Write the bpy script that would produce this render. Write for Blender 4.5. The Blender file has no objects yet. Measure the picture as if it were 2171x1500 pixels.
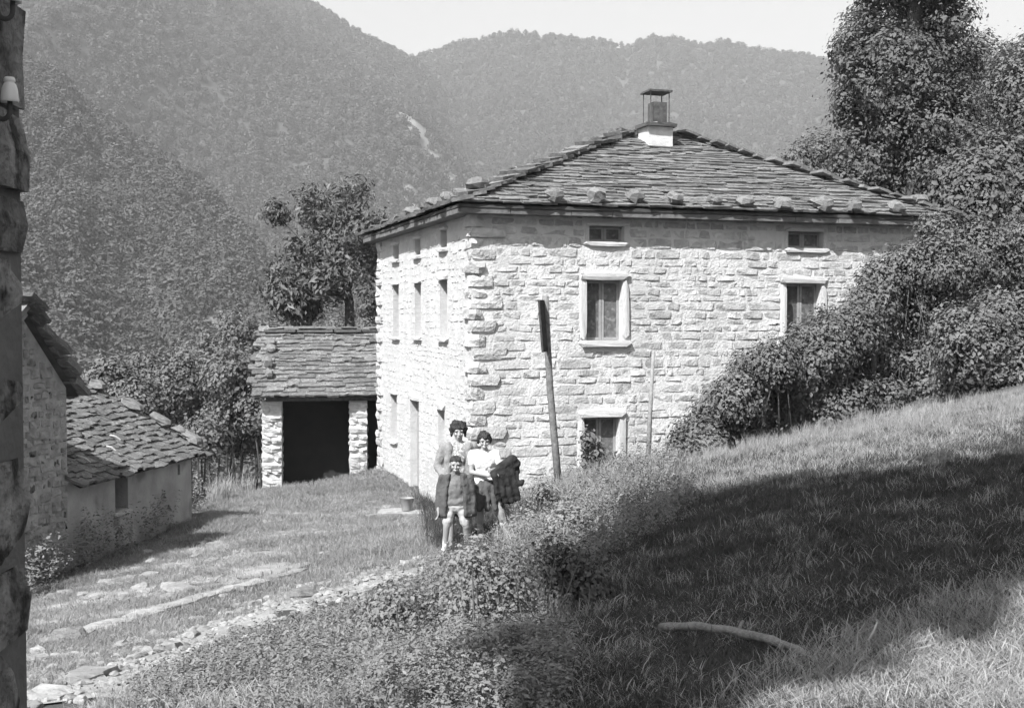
import bpy, bmesh, math, random
import numpy as np
from mathutils import Vector, Matrix, Euler

R = math.radians
rng = np.random.default_rng(7)
random.seed(7)
scene = bpy.context.scene
col = scene.collection

# ------------------------------------------------------------------ camera, sky, sun, exposure
FPX, CXP, CYP = 2500.0, 1085.0, 750.0          # focal length and centre in photograph pixels (2171 x 1500)
PITCH = R(1.88)
cam_d = bpy.data.cameras.new('camera')
cam_d.sensor_width = 36.0
cam_d.lens = 36.0 * FPX / 2171.0
cam_d.clip_start = 0.05
cam_d.clip_end = 20000
cam = bpy.data.objects.new('camera', cam_d)
cam.rotation_euler = (R(90) - PITCH, 0, 0)
col.objects.link(cam)
scene.camera = cam

SUN_EL = R(47.0)
SUN_TO = Vector((-0.56, -0.829, 0)).normalized() * math.cos(SUN_EL) + Vector((0, 0, math.sin(SUN_EL)))
world = bpy.data.worlds.new('World')
scene.world = world
world.use_nodes = True
wt = world.node_tree
bg = wt.nodes['Background']
sky = wt.nodes.new('ShaderNodeTexSky')
sky.sky_type = 'NISHITA'
sky.sun_disc = False
sky.sun_elevation = SUN_EL
sky.sun_rotation = math.atan2(SUN_TO.x, SUN_TO.y)
sky.air_density = 1.6
sky.dust_density = 3.0
sky.ozone_density = 1.0
hs = wt.nodes.new('ShaderNodeHueSaturation')     # black-and-white film
hs.inputs['Saturation'].default_value = 0.0
wt.links.new(sky.outputs[0], hs.inputs['Color'])
wt.links.new(hs.outputs[0], bg.inputs['Color'])
bg.inputs['Strength'].default_value = 0.06
sun_d = bpy.data.lights.new('sun', 'SUN')
sun_d.energy = 5.0
sun_d.angle = R(0.5)
sun_d.color = (1, 1, 1)
sun = bpy.data.objects.new('sun', sun_d)
sun.rotation_euler = (-SUN_TO).to_track_quat('-Z', 'Y').to_euler()
col.objects.link(sun)
scene.view_settings.view_transform = 'Standard'
scene.view_settings.look = 'None'
scene.view_settings.gamma = 1.0
scene.view_settings.exposure = 1.3
scene.cycles.volume_bounces = 0
scene.cycles.max_bounces = 4
scene.cycles.diffuse_bounces = 2
scene.cycles.transmission_bounces = 3
scene.cycles.use_denoising = True
scene.cycles.use_adaptive_sampling = True
scene.cycles.adaptive_threshold = 0.03

# ------------------------------------------------------------------ pixel rays
cp, sp = math.cos(PITCH), math.sin(PITCH)
def ray(px, py):
    a, b = (px - CXP) / FPX, (CYP - py) / FPX
    return Vector((a, cp + b * sp, -sp + b * cp))
def at(px, py, Y):
    d = ray(px, py)
    return d * (Y / d.y)
def proj(p):
    d = p[1] * cp - p[2] * sp
    b = (p[1] * sp + p[2] * cp) / d
    return CXP + FPX * p[0] / d, CYP - FPX * b
def hit(px, py, P, N):
    d = ray(px, py)
    return d * (Vector(P).dot(Vector(N)) / d.dot(Vector(N)))

# ------------------------------------------------------------------ noise
def _h(i, j, s):
    n = (i.astype(np.int64) * 374761393 + j.astype(np.int64) * 668265263 + s * 144269504) & 0xffffffff
    n = ((n ^ (n >> 13)) * 1274126177) & 0xffffffff
    return ((n ^ (n >> 16)) & 0xffff) / 65535.0
def vn(x, y, s=0):
    x = np.asarray(x, float); y = np.asarray(y, float)
    i = np.floor(x); j = np.floor(y); u = x - i; v = y - j
    u = u * u * (3 - 2 * u); v = v * v * (3 - 2 * v)
    return (_h(i, j, s) * (1 - u) + _h(i + 1, j, s) * u) * (1 - v) + (_h(i, j + 1, s) * (1 - u) + _h(i + 1, j + 1, s) * u) * v
def fbm(x, y, s=0, o=4):
    r = 0; a = .5
    for k in range(o):
        r = r + a * (vn(x * 2 ** k, y * 2 ** k, s + k * 17) - .5); a *= .5
    return r
def sstep(a, b, x):
    t = np.clip((np.asarray(x, float) - a) / (b - a), 0, 1)
    return t * t * (3 - 2 * t)

# ------------------------------------------------------------------ materials (all neutral greys)
def mat(name, lo, hi, sc=6, bump=.3, bsc=40, rough=.95, rv=0., attr=False, spec=.15, trans=0., patch=None, psc=2., pt=.6, det=6, coord='Object', bdist=.02, stain=0.):
    m = bpy.data.materials.new(name)
    m.use_nodes = True
    nt = m.node_tree; N = nt.nodes; L = nt.links
    b = N['Principled BSDF']
    b.inputs['Roughness'].default_value = rough
    b.inputs['Specular IOR Level'].default_value = spec
    tc = N.new('ShaderNodeTexCoord')
    if coord == 'World':
        vec = N.new('ShaderNodeNewGeometry').outputs['Position']
    else:
        vec = tc.outputs[coord]
    if coord == 'Object' and rv and not attr:       # each copy of a shared shape gets its own patch of pattern
        oi0 = N.new('ShaderNodeObjectInfo')
        mu = N.new('ShaderNodeVectorMath'); mu.operation = 'SCALE'; mu.inputs[0].default_value = (31, 17, 23)
        L.new(oi0.outputs['Random'], mu.inputs['Scale'])
        ad = N.new('ShaderNodeVectorMath'); ad.operation = 'ADD'
        L.new(vec, ad.inputs[0]); L.new(mu.outputs[0], ad.inputs[1]); vec = ad.outputs[0]
    nz = N.new('ShaderNodeTexNoise'); nz.inputs['Scale'].default_value = sc; nz.inputs['Detail'].default_value = det
    L.new(vec, nz.inputs['Vector'])
    rp = N.new('ShaderNodeValToRGB')
    rp.color_ramp.elements[0].position = .3; rp.color_ramp.elements[0].color = (lo, lo, lo, 1)
    rp.color_ramp.elements[1].position = .7; rp.color_ramp.elements[1].color = (hi, hi, hi, 1)
    L.new(nz.outputs['Fac'], rp.inputs['Fac'])
    out = rp.outputs['Color']
    if patch is not None:
        n2 = N.new('ShaderNodeTexNoise'); n2.inputs['Scale'].default_value = psc; n2.inputs['Detail'].default_value = 5
        L.new(vec, n2.inputs['Vector'])
        r2 = N.new('ShaderNodeValToRGB')
        r2.color_ramp.elements[0].position = pt - .04; r2.color_ramp.elements[0].color = (0, 0, 0, 1)
        r2.color_ramp.elements[1].position = pt + .06; r2.color_ramp.elements[1].color = (1, 1, 1, 1)
        L.new(n2.outputs['Fac'], r2.inputs['Fac'])
        mx = N.new('ShaderNodeMixRGB'); mx.inputs['Color2'].default_value = (patch, patch, patch, 1)
        L.new(r2.outputs['Color'], mx.inputs['Fac']); L.new(out, mx.inputs['Color1'])
        out = mx.outputs['Color']
    if rv:
        if attr:
            oi = N.new('ShaderNodeAttribute'); oi.attribute_name = 'rnd'; ro = oi.outputs['Fac']
        else:
            oi = N.new('ShaderNodeObjectInfo'); ro = oi.outputs['Random']
        ma = N.new('ShaderNodeMath'); ma.operation = 'MULTIPLY_ADD'
        ma.inputs[1].default_value = rv; ma.inputs[2].default_value = 1 - rv / 2
        L.new(ro, ma.inputs[0])
        vm = N.new('ShaderNodeVectorMath'); vm.operation = 'SCALE'
        L.new(out, vm.inputs[0]); L.new(ma.outputs[0], vm.inputs['Scale'])
        out = vm.outputs[0]
    if stain:                                        # damp streaks and soot, in world space
        mp = N.new('ShaderNodeMapping'); mp.inputs['Scale'].default_value = (1, 1, .3)
        L.new(N.new('ShaderNodeNewGeometry').outputs['Position'], mp.inputs['Vector'])
        n4 = N.new('ShaderNodeTexNoise'); n4.inputs['Scale'].default_value = 1.1; n4.inputs['Detail'].default_value = 7
        L.new(mp.outputs[0], n4.inputs['Vector'])
        r4 = N.new('ShaderNodeMapRange'); r4.inputs[1].default_value = .42; r4.inputs[2].default_value = .68; r4.inputs[3].default_value = 1; r4.inputs[4].default_value = 1 - stain
        L.new(n4.outputs['Fac'], r4.inputs[0])
        v4 = N.new('ShaderNodeVectorMath'); v4.operation = 'SCALE'
        L.new(out, v4.inputs[0]); L.new(r4.outputs[0], v4.inputs['Scale']); out = v4.outputs[0]
    L.new(out, b.inputs['Base Color'])
    if bump:
        n3 = N.new('ShaderNodeTexNoise'); n3.inputs['Scale'].default_value = bsc; n3.inputs['Detail'].default_value = 5
        L.new(vec, n3.inputs['Vector'])
        bp = N.new('ShaderNodeBump'); bp.inputs['Strength'].default_value = bump; bp.inputs['Distance'].default_value = bdist
        L.new(n3.outputs['Fac'], bp.inputs['Height']); L.new(bp.outputs['Normal'], b.inputs['Normal'])
    if trans:
        tr = N.new('ShaderNodeBsdfTranslucent'); L.new(out, tr.inputs['Color'])
        ms = N.new('ShaderNodeMixShader'); ms.inputs['Fac'].default_value = trans
        L.new(b.outputs[0], ms.inputs[1]); L.new(tr.outputs[0], ms.inputs[2])
        L.new(ms.outputs[0], N['Material Output'].inputs['Surface'])
    return m

M = {}
M['stone'] = mat('wall_stone', .34, .47, 9, .75, 22, rv=.38, patch=.54, psc=6, pt=.6, coord='World', bdist=.03, stain=.22)
M['stone_j'] = mat('wall_stone_joined', .33, .46, 9, .9, 20, rv=.22, patch=.54, psc=6, pt=.6, bdist=.03, stain=.22, attr=True, coord='World')
M['mortar'] = mat('lime_mortar', .5, .6, 7, .9, 20, bdist=.025, stain=.2, coord='World')
M['white'] = mat('limewashed_rubble', .41, .5, 4, .6, 18, rv=.08, bdist=.022, stain=.08, attr=True, coord='World', patch=.48, psc=3, pt=.64)
M['quoin'] = mat('quoin_stone', .38, .52, 7, .9, 16, rv=.25, coord='World', bdist=.035, stain=.2)
M['dress'] = mat('dressed_stone', .44, .56, 8, .5, 40, rv=.12)
M['slab'] = mat('stone_slate', .09, .18, 5, .8, 20, rv=.6, patch=.28, psc=6, pt=.62)
M['slab_j'] = mat('stone_slate_joined', .10, .19, 4, .8, 14, rv=.5, attr=True, coord='World')
M['cornice'] = mat('cornice_stone', .1, .17, 6, .8, 20, coord='World')
M['deck'] = mat('roof_deck', .05, .09, 5, .3, 20, coord='World')
M['rock'] = mat('weight_rock', .13, .23, 5, .9, 18, rv=.3, patch=.2, psc=4, pt=.6)
M['oldwood'] = mat('weathered_wood', .10, .19, 14, .6, 30, rv=.2)
M['midwood'] = mat('grey_wood', .2, .3, 14, .6, 30)
M['darkwood'] = mat('dark_wood', .035, .07, 14, .5, 30)
M['shutter'] = mat('shutter_paint', .08, .15, 10, .4, 30, rv=.4, patch=.2, psc=9, pt=.6, stain=.3)
M['shutterl'] = mat('shutter_rail', .24, .32, 10, .3, 30)
M['void'] = mat('dark_interior', .02, .03, 3, 0)  # near-black, stands in for the unlit inside of openings and shed
M['metal'] = mat('rusty_sheet', .05, .11, 12, .3, 40, rough=.7)
M['plaster'] = mat('chimney_plaster', .46, .6, 6, .6, 20, coord='World')
M['rubble'] = mat('rubble_wall', .20, .34, 6, .9, 22, rv=.45, attr=True, coord='World')
M['oldplaster'] = mat('old_render', .26, .40, 2.2, .6, 16, coord='World', patch=.2, psc=1.3, pt=.62)
M['barnst'] = mat('barn_stone', .2, .33, 8, 1., 16, rv=.35, coord='World', bdist=.04)
M['dim'] = mat('pier_stone', .10, .26, 16, 1., 40, rv=.7, patch=.035, psc=11, pt=.56, coord='World', bdist=.04)  # blotchy colour contrast stands in for relief shading
M['dimmortar'] = mat('pier_mortar', .09, .14, 6, .8, 20, coord='World')
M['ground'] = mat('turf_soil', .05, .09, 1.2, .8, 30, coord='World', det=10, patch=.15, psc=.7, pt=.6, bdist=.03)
M['path'] = mat('trodden_path', .2, .32, 2.5, .7, 40, coord='World', det=10, patch=.36, psc=1.2, pt=.62)
M['pave'] = mat('paving_stone', .2, .33, 9, .8, 30, rv=.35, coord='World')
M['pebble'] = mat('pebbles', .18, .29, 20, .3, 60, rv=.5, attr=True, coord='World')
M['grass'] = mat('shade_grass_blade', .055, .1, 2, 0, rv=.7, trans=.25, spec=.05)  # pasture blades darkened to deepen the cast shade
M['sungrass'] = mat('sun_grass_blade', .17, .27, 2, 0, rv=.6, trans=.25, spec=.05)  # lightened copy of the grass for ground in full sun
M['drygrass'] = mat('dry_grass_blade', .26, .38, 2, 0, rv=.5, trans=.25, spec=.05)  # dry blades, also sown to lighten the sunlit patches
M['weed'] = mat('weed_leaf', .15, .25, 3, 0, rv=.4, trans=.2, spec=.1)
M['leaf'] = mat('bramble_leaf', .10, .17, 3, 0, rv=.5, attr=True, trans=.2, spec=.25, rough=.6)
M['tleaf'] = mat('tree_leaf', .085, .14, 3, 0, rv=.5, attr=True, trans=.2, spec=.25, rough=.6)
M['fleaf'] = mat('fruit_leaf', .08, .14, 3, 0, rv=.9, attr=True, trans=.2, spec=.3, rough=.55)
M['bleaf'] = mat('bush_leaf', .115, .19, 3, 0, rv=.5, attr=True, trans=.2, spec=.15)
M['bark'] = mat('bark', .06, .11, 12, .8, 30)
M['paleb'] = mat('pale_bark', .34, .46, 12, .4, 30)
M['forest'] = mat('forest_crown', .06, .10, 4, 0, rv=.7, trans=.1, spec=.05)
M['forestn'] = mat('near_forest_crown', .07, .115, 4, 0, rv=.5, trans=.1, spec=.05)
M['mount'] = mat('mountain_soil', .05, .085, .02, 0, coord='World', det=8)
_nt = M['mount'].node_tree
_mx = _nt.nodes.new('ShaderNodeMixRGB'); _at = _nt.nodes.new('ShaderNodeAttribute'); _at.attribute_name = 'rnd'
_b = _nt.nodes['Principled BSDF']; _src = _b.inputs['Base Color'].links[0].from_socket
_nt.links.new(_at.outputs['Fac'], _mx.inputs['Fac']); _nt.links.new(_src, _mx.inputs['Color1']); _mx.inputs['Color2'].default_value = (.2, .2, .2, 1)
_nt.links.new(_mx.outputs[0], _b.inputs['Base Color'])
M['scree'] = mat('bare_scree', .30, .4, .05, 0, coord='World')
M['skin'] = mat('skin', .27, .33, 8, .05, 60, rough=.55, spec=.3)
M['hair'] = mat('dark_hair', .015, .035, 20, .9, 60, rough=.5, spec=.3)
M['feature'] = mat('dark_feature', .02, .03, 8, 0, rough=.4)
M['lip'] = mat('lips', .17, .2, 8, 0, rough=.5)
M['cardigan'] = mat('light_knit', .19, .27, 20, .6, 90)
M['print'] = mat('printed_blouse', .16, .24, 30, .1, 60, patch=.5, psc=38, pt=.54)
M['pskirt'] = mat('dark_print_skirt', .035, .06, 20, .2, 60, patch=.16, psc=60, pt=.6)
M['whitecloth'] = mat('white_cloth', .6, .72, 10, .2, 30, patch=.4, psc=45, pt=.62)
M['coat'] = mat('dark_coat', .018, .04, 10, .5, 40)
M['jacket'] = mat('grey_jacket', .065, .1, 12, .5, 60)
M['sweater'] = mat('grey_sweater', .13, .17, 14, .5, 80)
M['shorts'] = mat('pale_shorts', .36, .42, 14, .3, 60)
M['sock'] = mat('white_sock', .6, .7, 14, .3, 60)
M['shoe'] = mat('shoe', .05, .08, 14, .1, 60, rough=.6)
M['porcelain'] = mat('porcelain', .62, .7, 8, .05, 30, rough=.25, spec=.5)
M['tin'] = mat('galvanised_tin', .2, .3, 10, .1, 40, rough=.5)
M['log'] = mat('barkless_branch', .15, .27, 30, 1., 120, patch=.14, psc=40, pt=.62, bdist=.01)

# ------------------------------------------------------------------ object helpers
def mesh(name, V, F, m=None, smooth=False, rnd=None):
    me = bpy.data.meshes.new(name)
    V = np.asarray(V, np.float32)
    if isinstance(F, np.ndarray):
        n, k = F.shape
        me.vertices.add(len(V)); me.vertices.foreach_set('co', V.ravel())
        me.loops.add(n * k); me.loops.foreach_set('vertex_index', F.astype(np.int32).ravel())
        me.polygons.add(n)
        me.polygons.foreach_set('loop_start', np.arange(0, n * k, k, dtype=np.int32))
        me.update(calc_edges=True)
    else:
        me.from_pydata([tuple(map(float, v)) for v in V], [], F)
        me.update()
    if smooth:
        me.polygons.foreach_set('use_smooth', np.ones(len(me.polygons), bool))
    if rnd is not None:
        a = me.attributes.new('rnd', 'FLOAT', 'POINT')
        a.data.foreach_set('value', np.asarray(rnd, np.float32))
    if m is not None:
        me.materials.append(m)
    return me
def place(o, parent=None):
    col.objects.link(o)
    if parent is not None:
        o.parent = parent
        o.matrix_parent_inverse = parent.matrix_basis.inverted()
    return o
def obj(name, me, parent=None, mw=None):
    o = bpy.data.objects.new(name, me)
    if mw is not None:
        o.matrix_basis = mw
    return place(o, parent)
def tag(o, label, cat, group=None):
    o['label'] = label; o['category'] = cat
    if group: o['group'] = group
    return o
def thing(name, label, cat, loc, group=None, rz=0):
    o = bpy.data.objects.new(name, None)
    o.matrix_basis = Matrix.Translation(Vector(loc)) @ Matrix.Rotation(rz, 4, 'Z')
    o.empty_display_size = .2
    col.objects.link(o)
    return tag(o, label, cat, group)
def frame(O, X, Y, Z=(0, 0, 1), s=(1, 1, 1)):
    X = Vector(X) * s[0]; Y = Vector(Y) * s[1]; Z = Vector(Z) * s[2]
    return Matrix(((X.x, Y.x, Z.x, O[0]), (X.y, Y.y, Z.y, O[1]), (X.z, Y.z, Z.z, O[2]), (0, 0, 0, 1)))

class MB:
    """collects shapes into one mesh"""
    def __init__(s): s.V = []; s.F = []; s.A = []; s.n = 0
    def add(s, V, F, mw=None, a=None):
        V = np.asarray(V, float)
        if mw is not None:
            Mx = np.array(mw); V = V @ Mx[:3, :3].T + Mx[:3, 3]
        s.V.append(V); s.F += [tuple(int(i) + s.n for i in f) for f in F]
        s.A += [random.random() if a is None else a] * len(V)
        s.n += len(V); return s
    def box(s, c, d, mw=None):
        x, y, z = [k / 2 for k in d]
        V = [(c[0] + i * x, c[1] + j * y, c[2] + k * z) for i in (-1, 1) for j in (-1, 1) for k in (-1, 1)]
        return s.add(V, [(0, 1, 3, 2), (4, 6, 7, 5), (0, 4, 5, 1), (2, 3, 7, 6), (0, 2, 6, 4), (1, 5, 7, 3)], mw)
    def tube(s, pts, rad, n=8, mw=None, caps=True):
        pts = [Vector(p) for p in pts]; V = []; F = []
        up = None
        for i, p in enumerate(pts):
            d = (pts[min(i + 1, len(pts) - 1)] - pts[max(i - 1, 0)]).normalized()
            if up is None:
                up = Vector((0, 0, 1)) if abs(d.z) < .9 else Vector((1, 0, 0))
            a = d.cross(up).normalized(); b = d.cross(a).normalized(); up = -b if b.length else up
            up = a.cross(d)
            for k in range(n):
                t = 2 * math.pi * k / n
                V.append(p + (a * math.cos(t) + up * math.sin(t)) * rad[i])
        for i in range(len(pts) - 1):
            for k in range(n):
                F.append((i * n + k, i * n + (k + 1) % n, (i + 1) * n + (k + 1) % n, (i + 1) * n + k))
        if caps:
            F.append(tuple(range(n - 1, -1, -1))); F.append(tuple((len(pts) - 1) * n + k for k in range(n)))
        return s.add([tuple(v) for v in V], F, mw)
    def ell(s, c, r, rot=None, nu=12, nv=8):
        V = []; F = []
        for i in range(nv + 1):
            ph = math.pi * i / nv
            for j in range(nu):
                th = 2 * math.pi * j / nu
                V.append(Vector((r[0] * math.sin(ph) * math.cos(th), r[1] * math.sin(ph) * math.sin(th), r[2] * math.cos(ph))))
        if rot is not None:
            e = Euler(rot).to_matrix(); V = [e @ v for v in V]
        V = [tuple(v + Vector(c)) for v in V]
        for i in range(nv):
            for j in range(nu):
                F.append((i * nu + j, (i + 1) * nu + j, (i + 1) * nu + (j + 1) % nu, i * nu + (j + 1) % nu))
        return s.add(V, F)
    def cap(s, p0, p1, r0, r1, n=10):
        p0 = Vector(p0); p1 = Vector(p1); d = (p1 - p0).normalized()
        pts = [p0 - d * r0 * .95, p0 - d * r0 * .6, p0]; rad = [r0 * .3, r0 * .8, r0]
        for t in (.25, .5, .75): pts.append(p0.lerp(p1, t)); rad.append(r0 + (r1 - r0) * t)
        pts += [p1, p1 + d * r1 * .6, p1 + d * r1 * .95]; rad += [r1, r1 * .8, r1 * .3]
        return s.tube(pts, rad, n)
    def me(s, name, m, smooth=False, attr=False):
        V = np.concatenate(s.V) if s.V else np.zeros((0, 3))
        return mesh(name, V, s.F, m, smooth, s.A if attr else None)
    def build(s, name, m, parent=None, smooth=False, attr=False, kind=None):
        o = obj(name, s.me(name, m, smooth, attr), parent)
        if kind: o['kind'] = kind
        return o

# stone variants: front-faced wall block (unit: x,z in -.5..+.5, y from 0 = back to -1 = face), rounded cube, slab
def block_variant(seed):
    r = random.Random(seed)
    xs = [-.5, -.42, 0, .42, .5]; zs = [-.5, -.36, .36, .5]
    V = []; F = []
    for j, z in enumerate(zs):
        for i, x in enumerate(xs):
            e = (i in (0, 4)) or (j in (0, 3)); c = (i in (0, 4)) and (j in (0, 3))
            y = -.4 + r.uniform(-.35, .2) if e else -.9 + r.uniform(-.55, .5)
            k = .93 if c else 1
            V.append(((x + r.uniform(-.04, .04)) * k, y, (z + r.uniform(-.1, .1)) * k))
    for j in range(3):
        for i in range(4):
            a = j * 5 + i; F.append((a, a + 1, a + 6, a + 5))
    ring = [0, 1, 2, 3, 4, 9, 14, 19, 18, 17, 16, 15, 10, 5]
    b0 = len(V)
    for k in ring: V.append((V[k][0], 0, V[k][2]))
    n = len(ring)
    for k in range(n):
        F.append((ring[(k + 1) % n], ring[k], b0 + k, b0 + (k + 1) % n))
    return np.array(V), F
def cube_variant(seed, rough=.07, rnd=.16):
    r = random.Random(seed); g = (-.5, 0, .5); idx = {}; V = []; F = []
    for i in range(3):
        for j in range(3):
            for k in range(3):
                if (i, j, k) == (1, 1, 1): continue
                p = Vector((g[i], g[j], g[k])); m = sum(1 for q in (i, j, k) if q != 1)
                p *= (1 - rnd * (m - 1) * .5)
                idx[i, j, k] = len(V); V.append(tuple(c + r.uniform(-rough, rough) for c in p))
    for ax in range(3):
        for sd in (0, 2):
            for a in (0, 1):
                for b in (0, 1):
                    q = []
                    for da, db in ((0, 0), (1, 0), (1, 1), (0, 1)):
                        t = [0, 0, 0]; t[ax] = sd; t[(ax + 1) % 3] = a + da; t[(ax + 2) % 3] = b + db; q.append(idx[tuple(t)])
                    F.append(tuple(q) if sd == 2 else tuple(q[::-1]))
    return np.array(V), F
def slab_variant(seed):
    r = random.Random(seed); n = 9; P = []
    base = [(-.5, -.5), (-.18, -.52), (.15, -.5), (.5, -.5), (.52, 0), (.5, .5), (0, .5), (-.5, .5), (-.52, 0)]
    for x, y in base: P.append((x + r.uniform(-.05, .05), y + r.uniform(-.09, .09)))
    V = [(x, y, .5 + r.uniform(-.25, .15)) for x, y in P] + [(x * .98, y * .98 + .01, -.5) for x, y in P]
    F = [tuple(range(n)), tuple(range(2 * n - 1, n - 1, -1))]
    for k in range(n): F.append(((k + 1) % n, k, n + k, n + (k + 1) % n))
    return np.array(V), F
BLK = [block_variant(k) for k in range(16)]
CUB = [cube_variant(50 + k) for k in range(12)]
RCK = [cube_variant(80 + k, .11, .3) for k in range(12)]
SLB = [slab_variant(120 + k) for k in range(14)]
ASH = [cube_variant(200 + k, .018, .05) for k in range(12)]
_cache = {}
def vmesh(kind, k, m):
    key = (kind, k, m.name)
    if key not in _cache:
        V, F = {'stone': BLK, 'block': CUB, 'rock': RCK, 'slab': SLB, 'ashlar': ASH}[kind][k]
        _cache[key] = mesh(kind, V, F, m)
    return _cache[key]
def piece(name, kind, m, mw, parent=None, k=None):
    n = {'stone': 16, 'block': 12, 'rock': 12, 'slab': 14, 'ashlar': 12}[kind]
    return obj(name, vmesh(kind, random.randrange(n) if k is None else k, m), parent, mw)

# ------------------------------------------------------------------ the lie of the land
CP = [(1085, 1500, 4.6), (2160, 1490, 4.4), (1600, 1490, 4.5), (2150, 1240, 6.0), (2160, 1000, 9.8), (2160, 878, 15.2), (1700, 945, 16.3),
      (1430, 978, 19), (1600, 1150, 9.2), (1400, 1330, 6.3), (1240, 1085, 15.2), (945, 1170, 14.7), (1080, 1155, 15), (1100, 1310, 8.7),
      (700, 1400, 8.2), (700, 1250, 12.5), (300, 1450, 8.2), (50, 1450, 8.2), (300, 1300, 13.6), (50, 1240, 17.4), (405, 1102, 22.8),
      (560, 1040, 33.2), (760, 1016, 34.2), (880, 1040, 28.8), (800, 995, 33), (1000, 1100, 24), (1280, 1002, 25), (1430, 997, 25.5), (640, 1120, 22)]
CT = [tuple(at(*c)) for c in CP] + [(0, 0, -1.5), (-3, 0, -1.75), (3, 0, -1.3), (0, -5, -1.3), (-3.2, 5, -2.1), (12, 17, .3), (20, 22, 2.5), (11, 29, -.6), (18, 38, 2.5), (28, 55, 9),
      (3, 46, -4.6), (-5, 46, -6), (-15, 33, -6.4), (-13, 22, -5.2), (-20, 60, -15), (-4, 75, -17), (14, 75, -6), (40, 85, 14), (-45, 60, -17), (-35, 15, -8),
      (-10, -10, -2), (10, -10, 0), (0, -40, 2), (-40, -30, -3), (40, -20, 8), (40, 30, 8)]
CT = np.array(CT)
def _phi(r2): return np.where(r2 > 1e-9, r2 * np.log(np.maximum(r2, 1e-9)) * .5, 0)
_n = len(CT)
_A = np.zeros((_n + 3, _n + 3))
_d2 = ((CT[:, None, :2] - CT[None, :, :2]) ** 2).sum(-1)
_A[:_n, :_n] = _phi(_d2) + np.eye(_n) * .25
_A[:_n, _n] = 1; _A[:_n, _n + 1:] = CT[:, :2]; _A[_n, :_n] = 1; _A[_n + 1:, :_n] = CT[:, :2].T
_w = np.linalg.solve(_A, np.concatenate([CT[:, 2], np.zeros(3)]))
EDGE0, EDGE1 = at(30, 1246, 17.2), at(405, 1102, 22.8)            # upper edge of the path bank above the low farm building
_ed = (EDGE1 - EDGE0).xy.normalized(); _en = Vector((-_ed.y, _ed.x))
def G(x, y):
    x = np.atleast_1d(np.asarray(x, float)); y = np.atleast_1d(np.asarray(y, float)); sh = x.shape
    x = x.ravel(); y = y.ravel()
    r = np.hypot(x, y); k = np.minimum(1, 85 / np.maximum(r, 1e-6)); xx = x * k; yy = y * k
    h = np.zeros_like(x)
    for i in range(0, len(x), 20000):
        s = slice(i, i + 20000)
        d2 = (xx[s, None] - CT[None, :, 0]) ** 2 + (yy[s, None] - CT[None, :, 1]) ** 2
        h[s] = _phi(d2) @ _w[:_n] + _w[_n] + _w[_n + 1] * xx[s] + _w[_n + 2] * yy[s]
    t = sstep(85, 420, r)
    h = h * (1 - t) + (-75) * t * (y > -1e9)
    d = (x - EDGE0.x) * _en.x + (y - EDGE0.y) * _en.y
    al = (x - EDGE0.x) * _ed.x + (y - EDGE0.y) * _ed.y
    h = h - 1.0 * sstep(0.0, .5, d) * sstep(-7, -1, al) * (1 - sstep(6.2, 7.2, al))
    near = 1 - sstep(30, 60, r)
    h = h + near * (fbm(x * .9, y * .9, 3, 3) * .16 + fbm(x * 4, y * 4, 9, 2) * .035) * sstep(.5, 3, r)
    return h.reshape(sh)
_gx = np.arange(-30, 30.01, .12); _gy = np.arange(-6, 62.01, .12)
_GG = G(*np.meshgrid(_gx, _gy, indexing='ij'))
def GF(x, y):
    x = np.asarray(x, float); y = np.asarray(y, float)
    u = np.clip((x + 30) / .12, 0, len(_gx) - 1.001); v = np.clip((y + 6) / .12, 0, len(_gy) - 1.001)
    i = u.astype(int); j = v.astype(int); u = u - i; v = v - j
    return (_GG[i, j] * (1 - u) + _GG[i + 1, j] * u) * (1 - v) + (_GG[i, j + 1] * (1 - u) + _GG[i + 1, j + 1] * u) * v
def g(x, y): return float(GF(x, y)) if -29 < x < 29 and -5 < y < 60 else float(G(x, y)[0])
def on_ground(px, py, far=120):
    d = ray(px, py); t0 = 2.0
    ts = np.concatenate([np.arange(2, 40, .1), np.arange(40, far, .5)])
    X = d.x * ts; Y = d.y * ts; Z = d.z * ts
    k = np.nonzero(Z <= GF(X, Y))[0]
    t = ts[k[0]] if len(k) else far
    return Vector((d.x * t, d.y * t, g(d.x * t, d.y * t)))

rad = np.concatenate([[0.0], np.geomspace(.4, 2.5, 14), np.geomspace(2.6, 60, 170), np.geomspace(62, 7000, 60)])
ang = np.concatenate([np.linspace(-180, -36, 60, endpoint=False), np.linspace(-36, 36, 300, endpoint=False), np.linspace(36, 180, 60, endpoint=False)])
RR, AA = np.meshgrid(rad, np.radians(ang), indexing='ij')
GX, GY = RR * np.sin(AA), RR * np.cos(AA)
GZ = G(GX, GY)
na = len(ang); nr = len(rad)
ii, jj = np.meshgrid(np.arange(nr - 1), np.arange(na), indexing='ij')
a0 = (ii * na + jj).ravel(); a1 = (ii * na + (jj + 1) % na).ravel()
gf = np.stack([a0, a1, a1 + na, a0 + na], 1)
ground = obj('ground', mesh('ground', np.stack([GX.ravel(), GY.ravel(), GZ.ravel()], 1), gf[:, ::-1].copy(), M['ground'], True))
ground['kind'] = 'structure'

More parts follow.
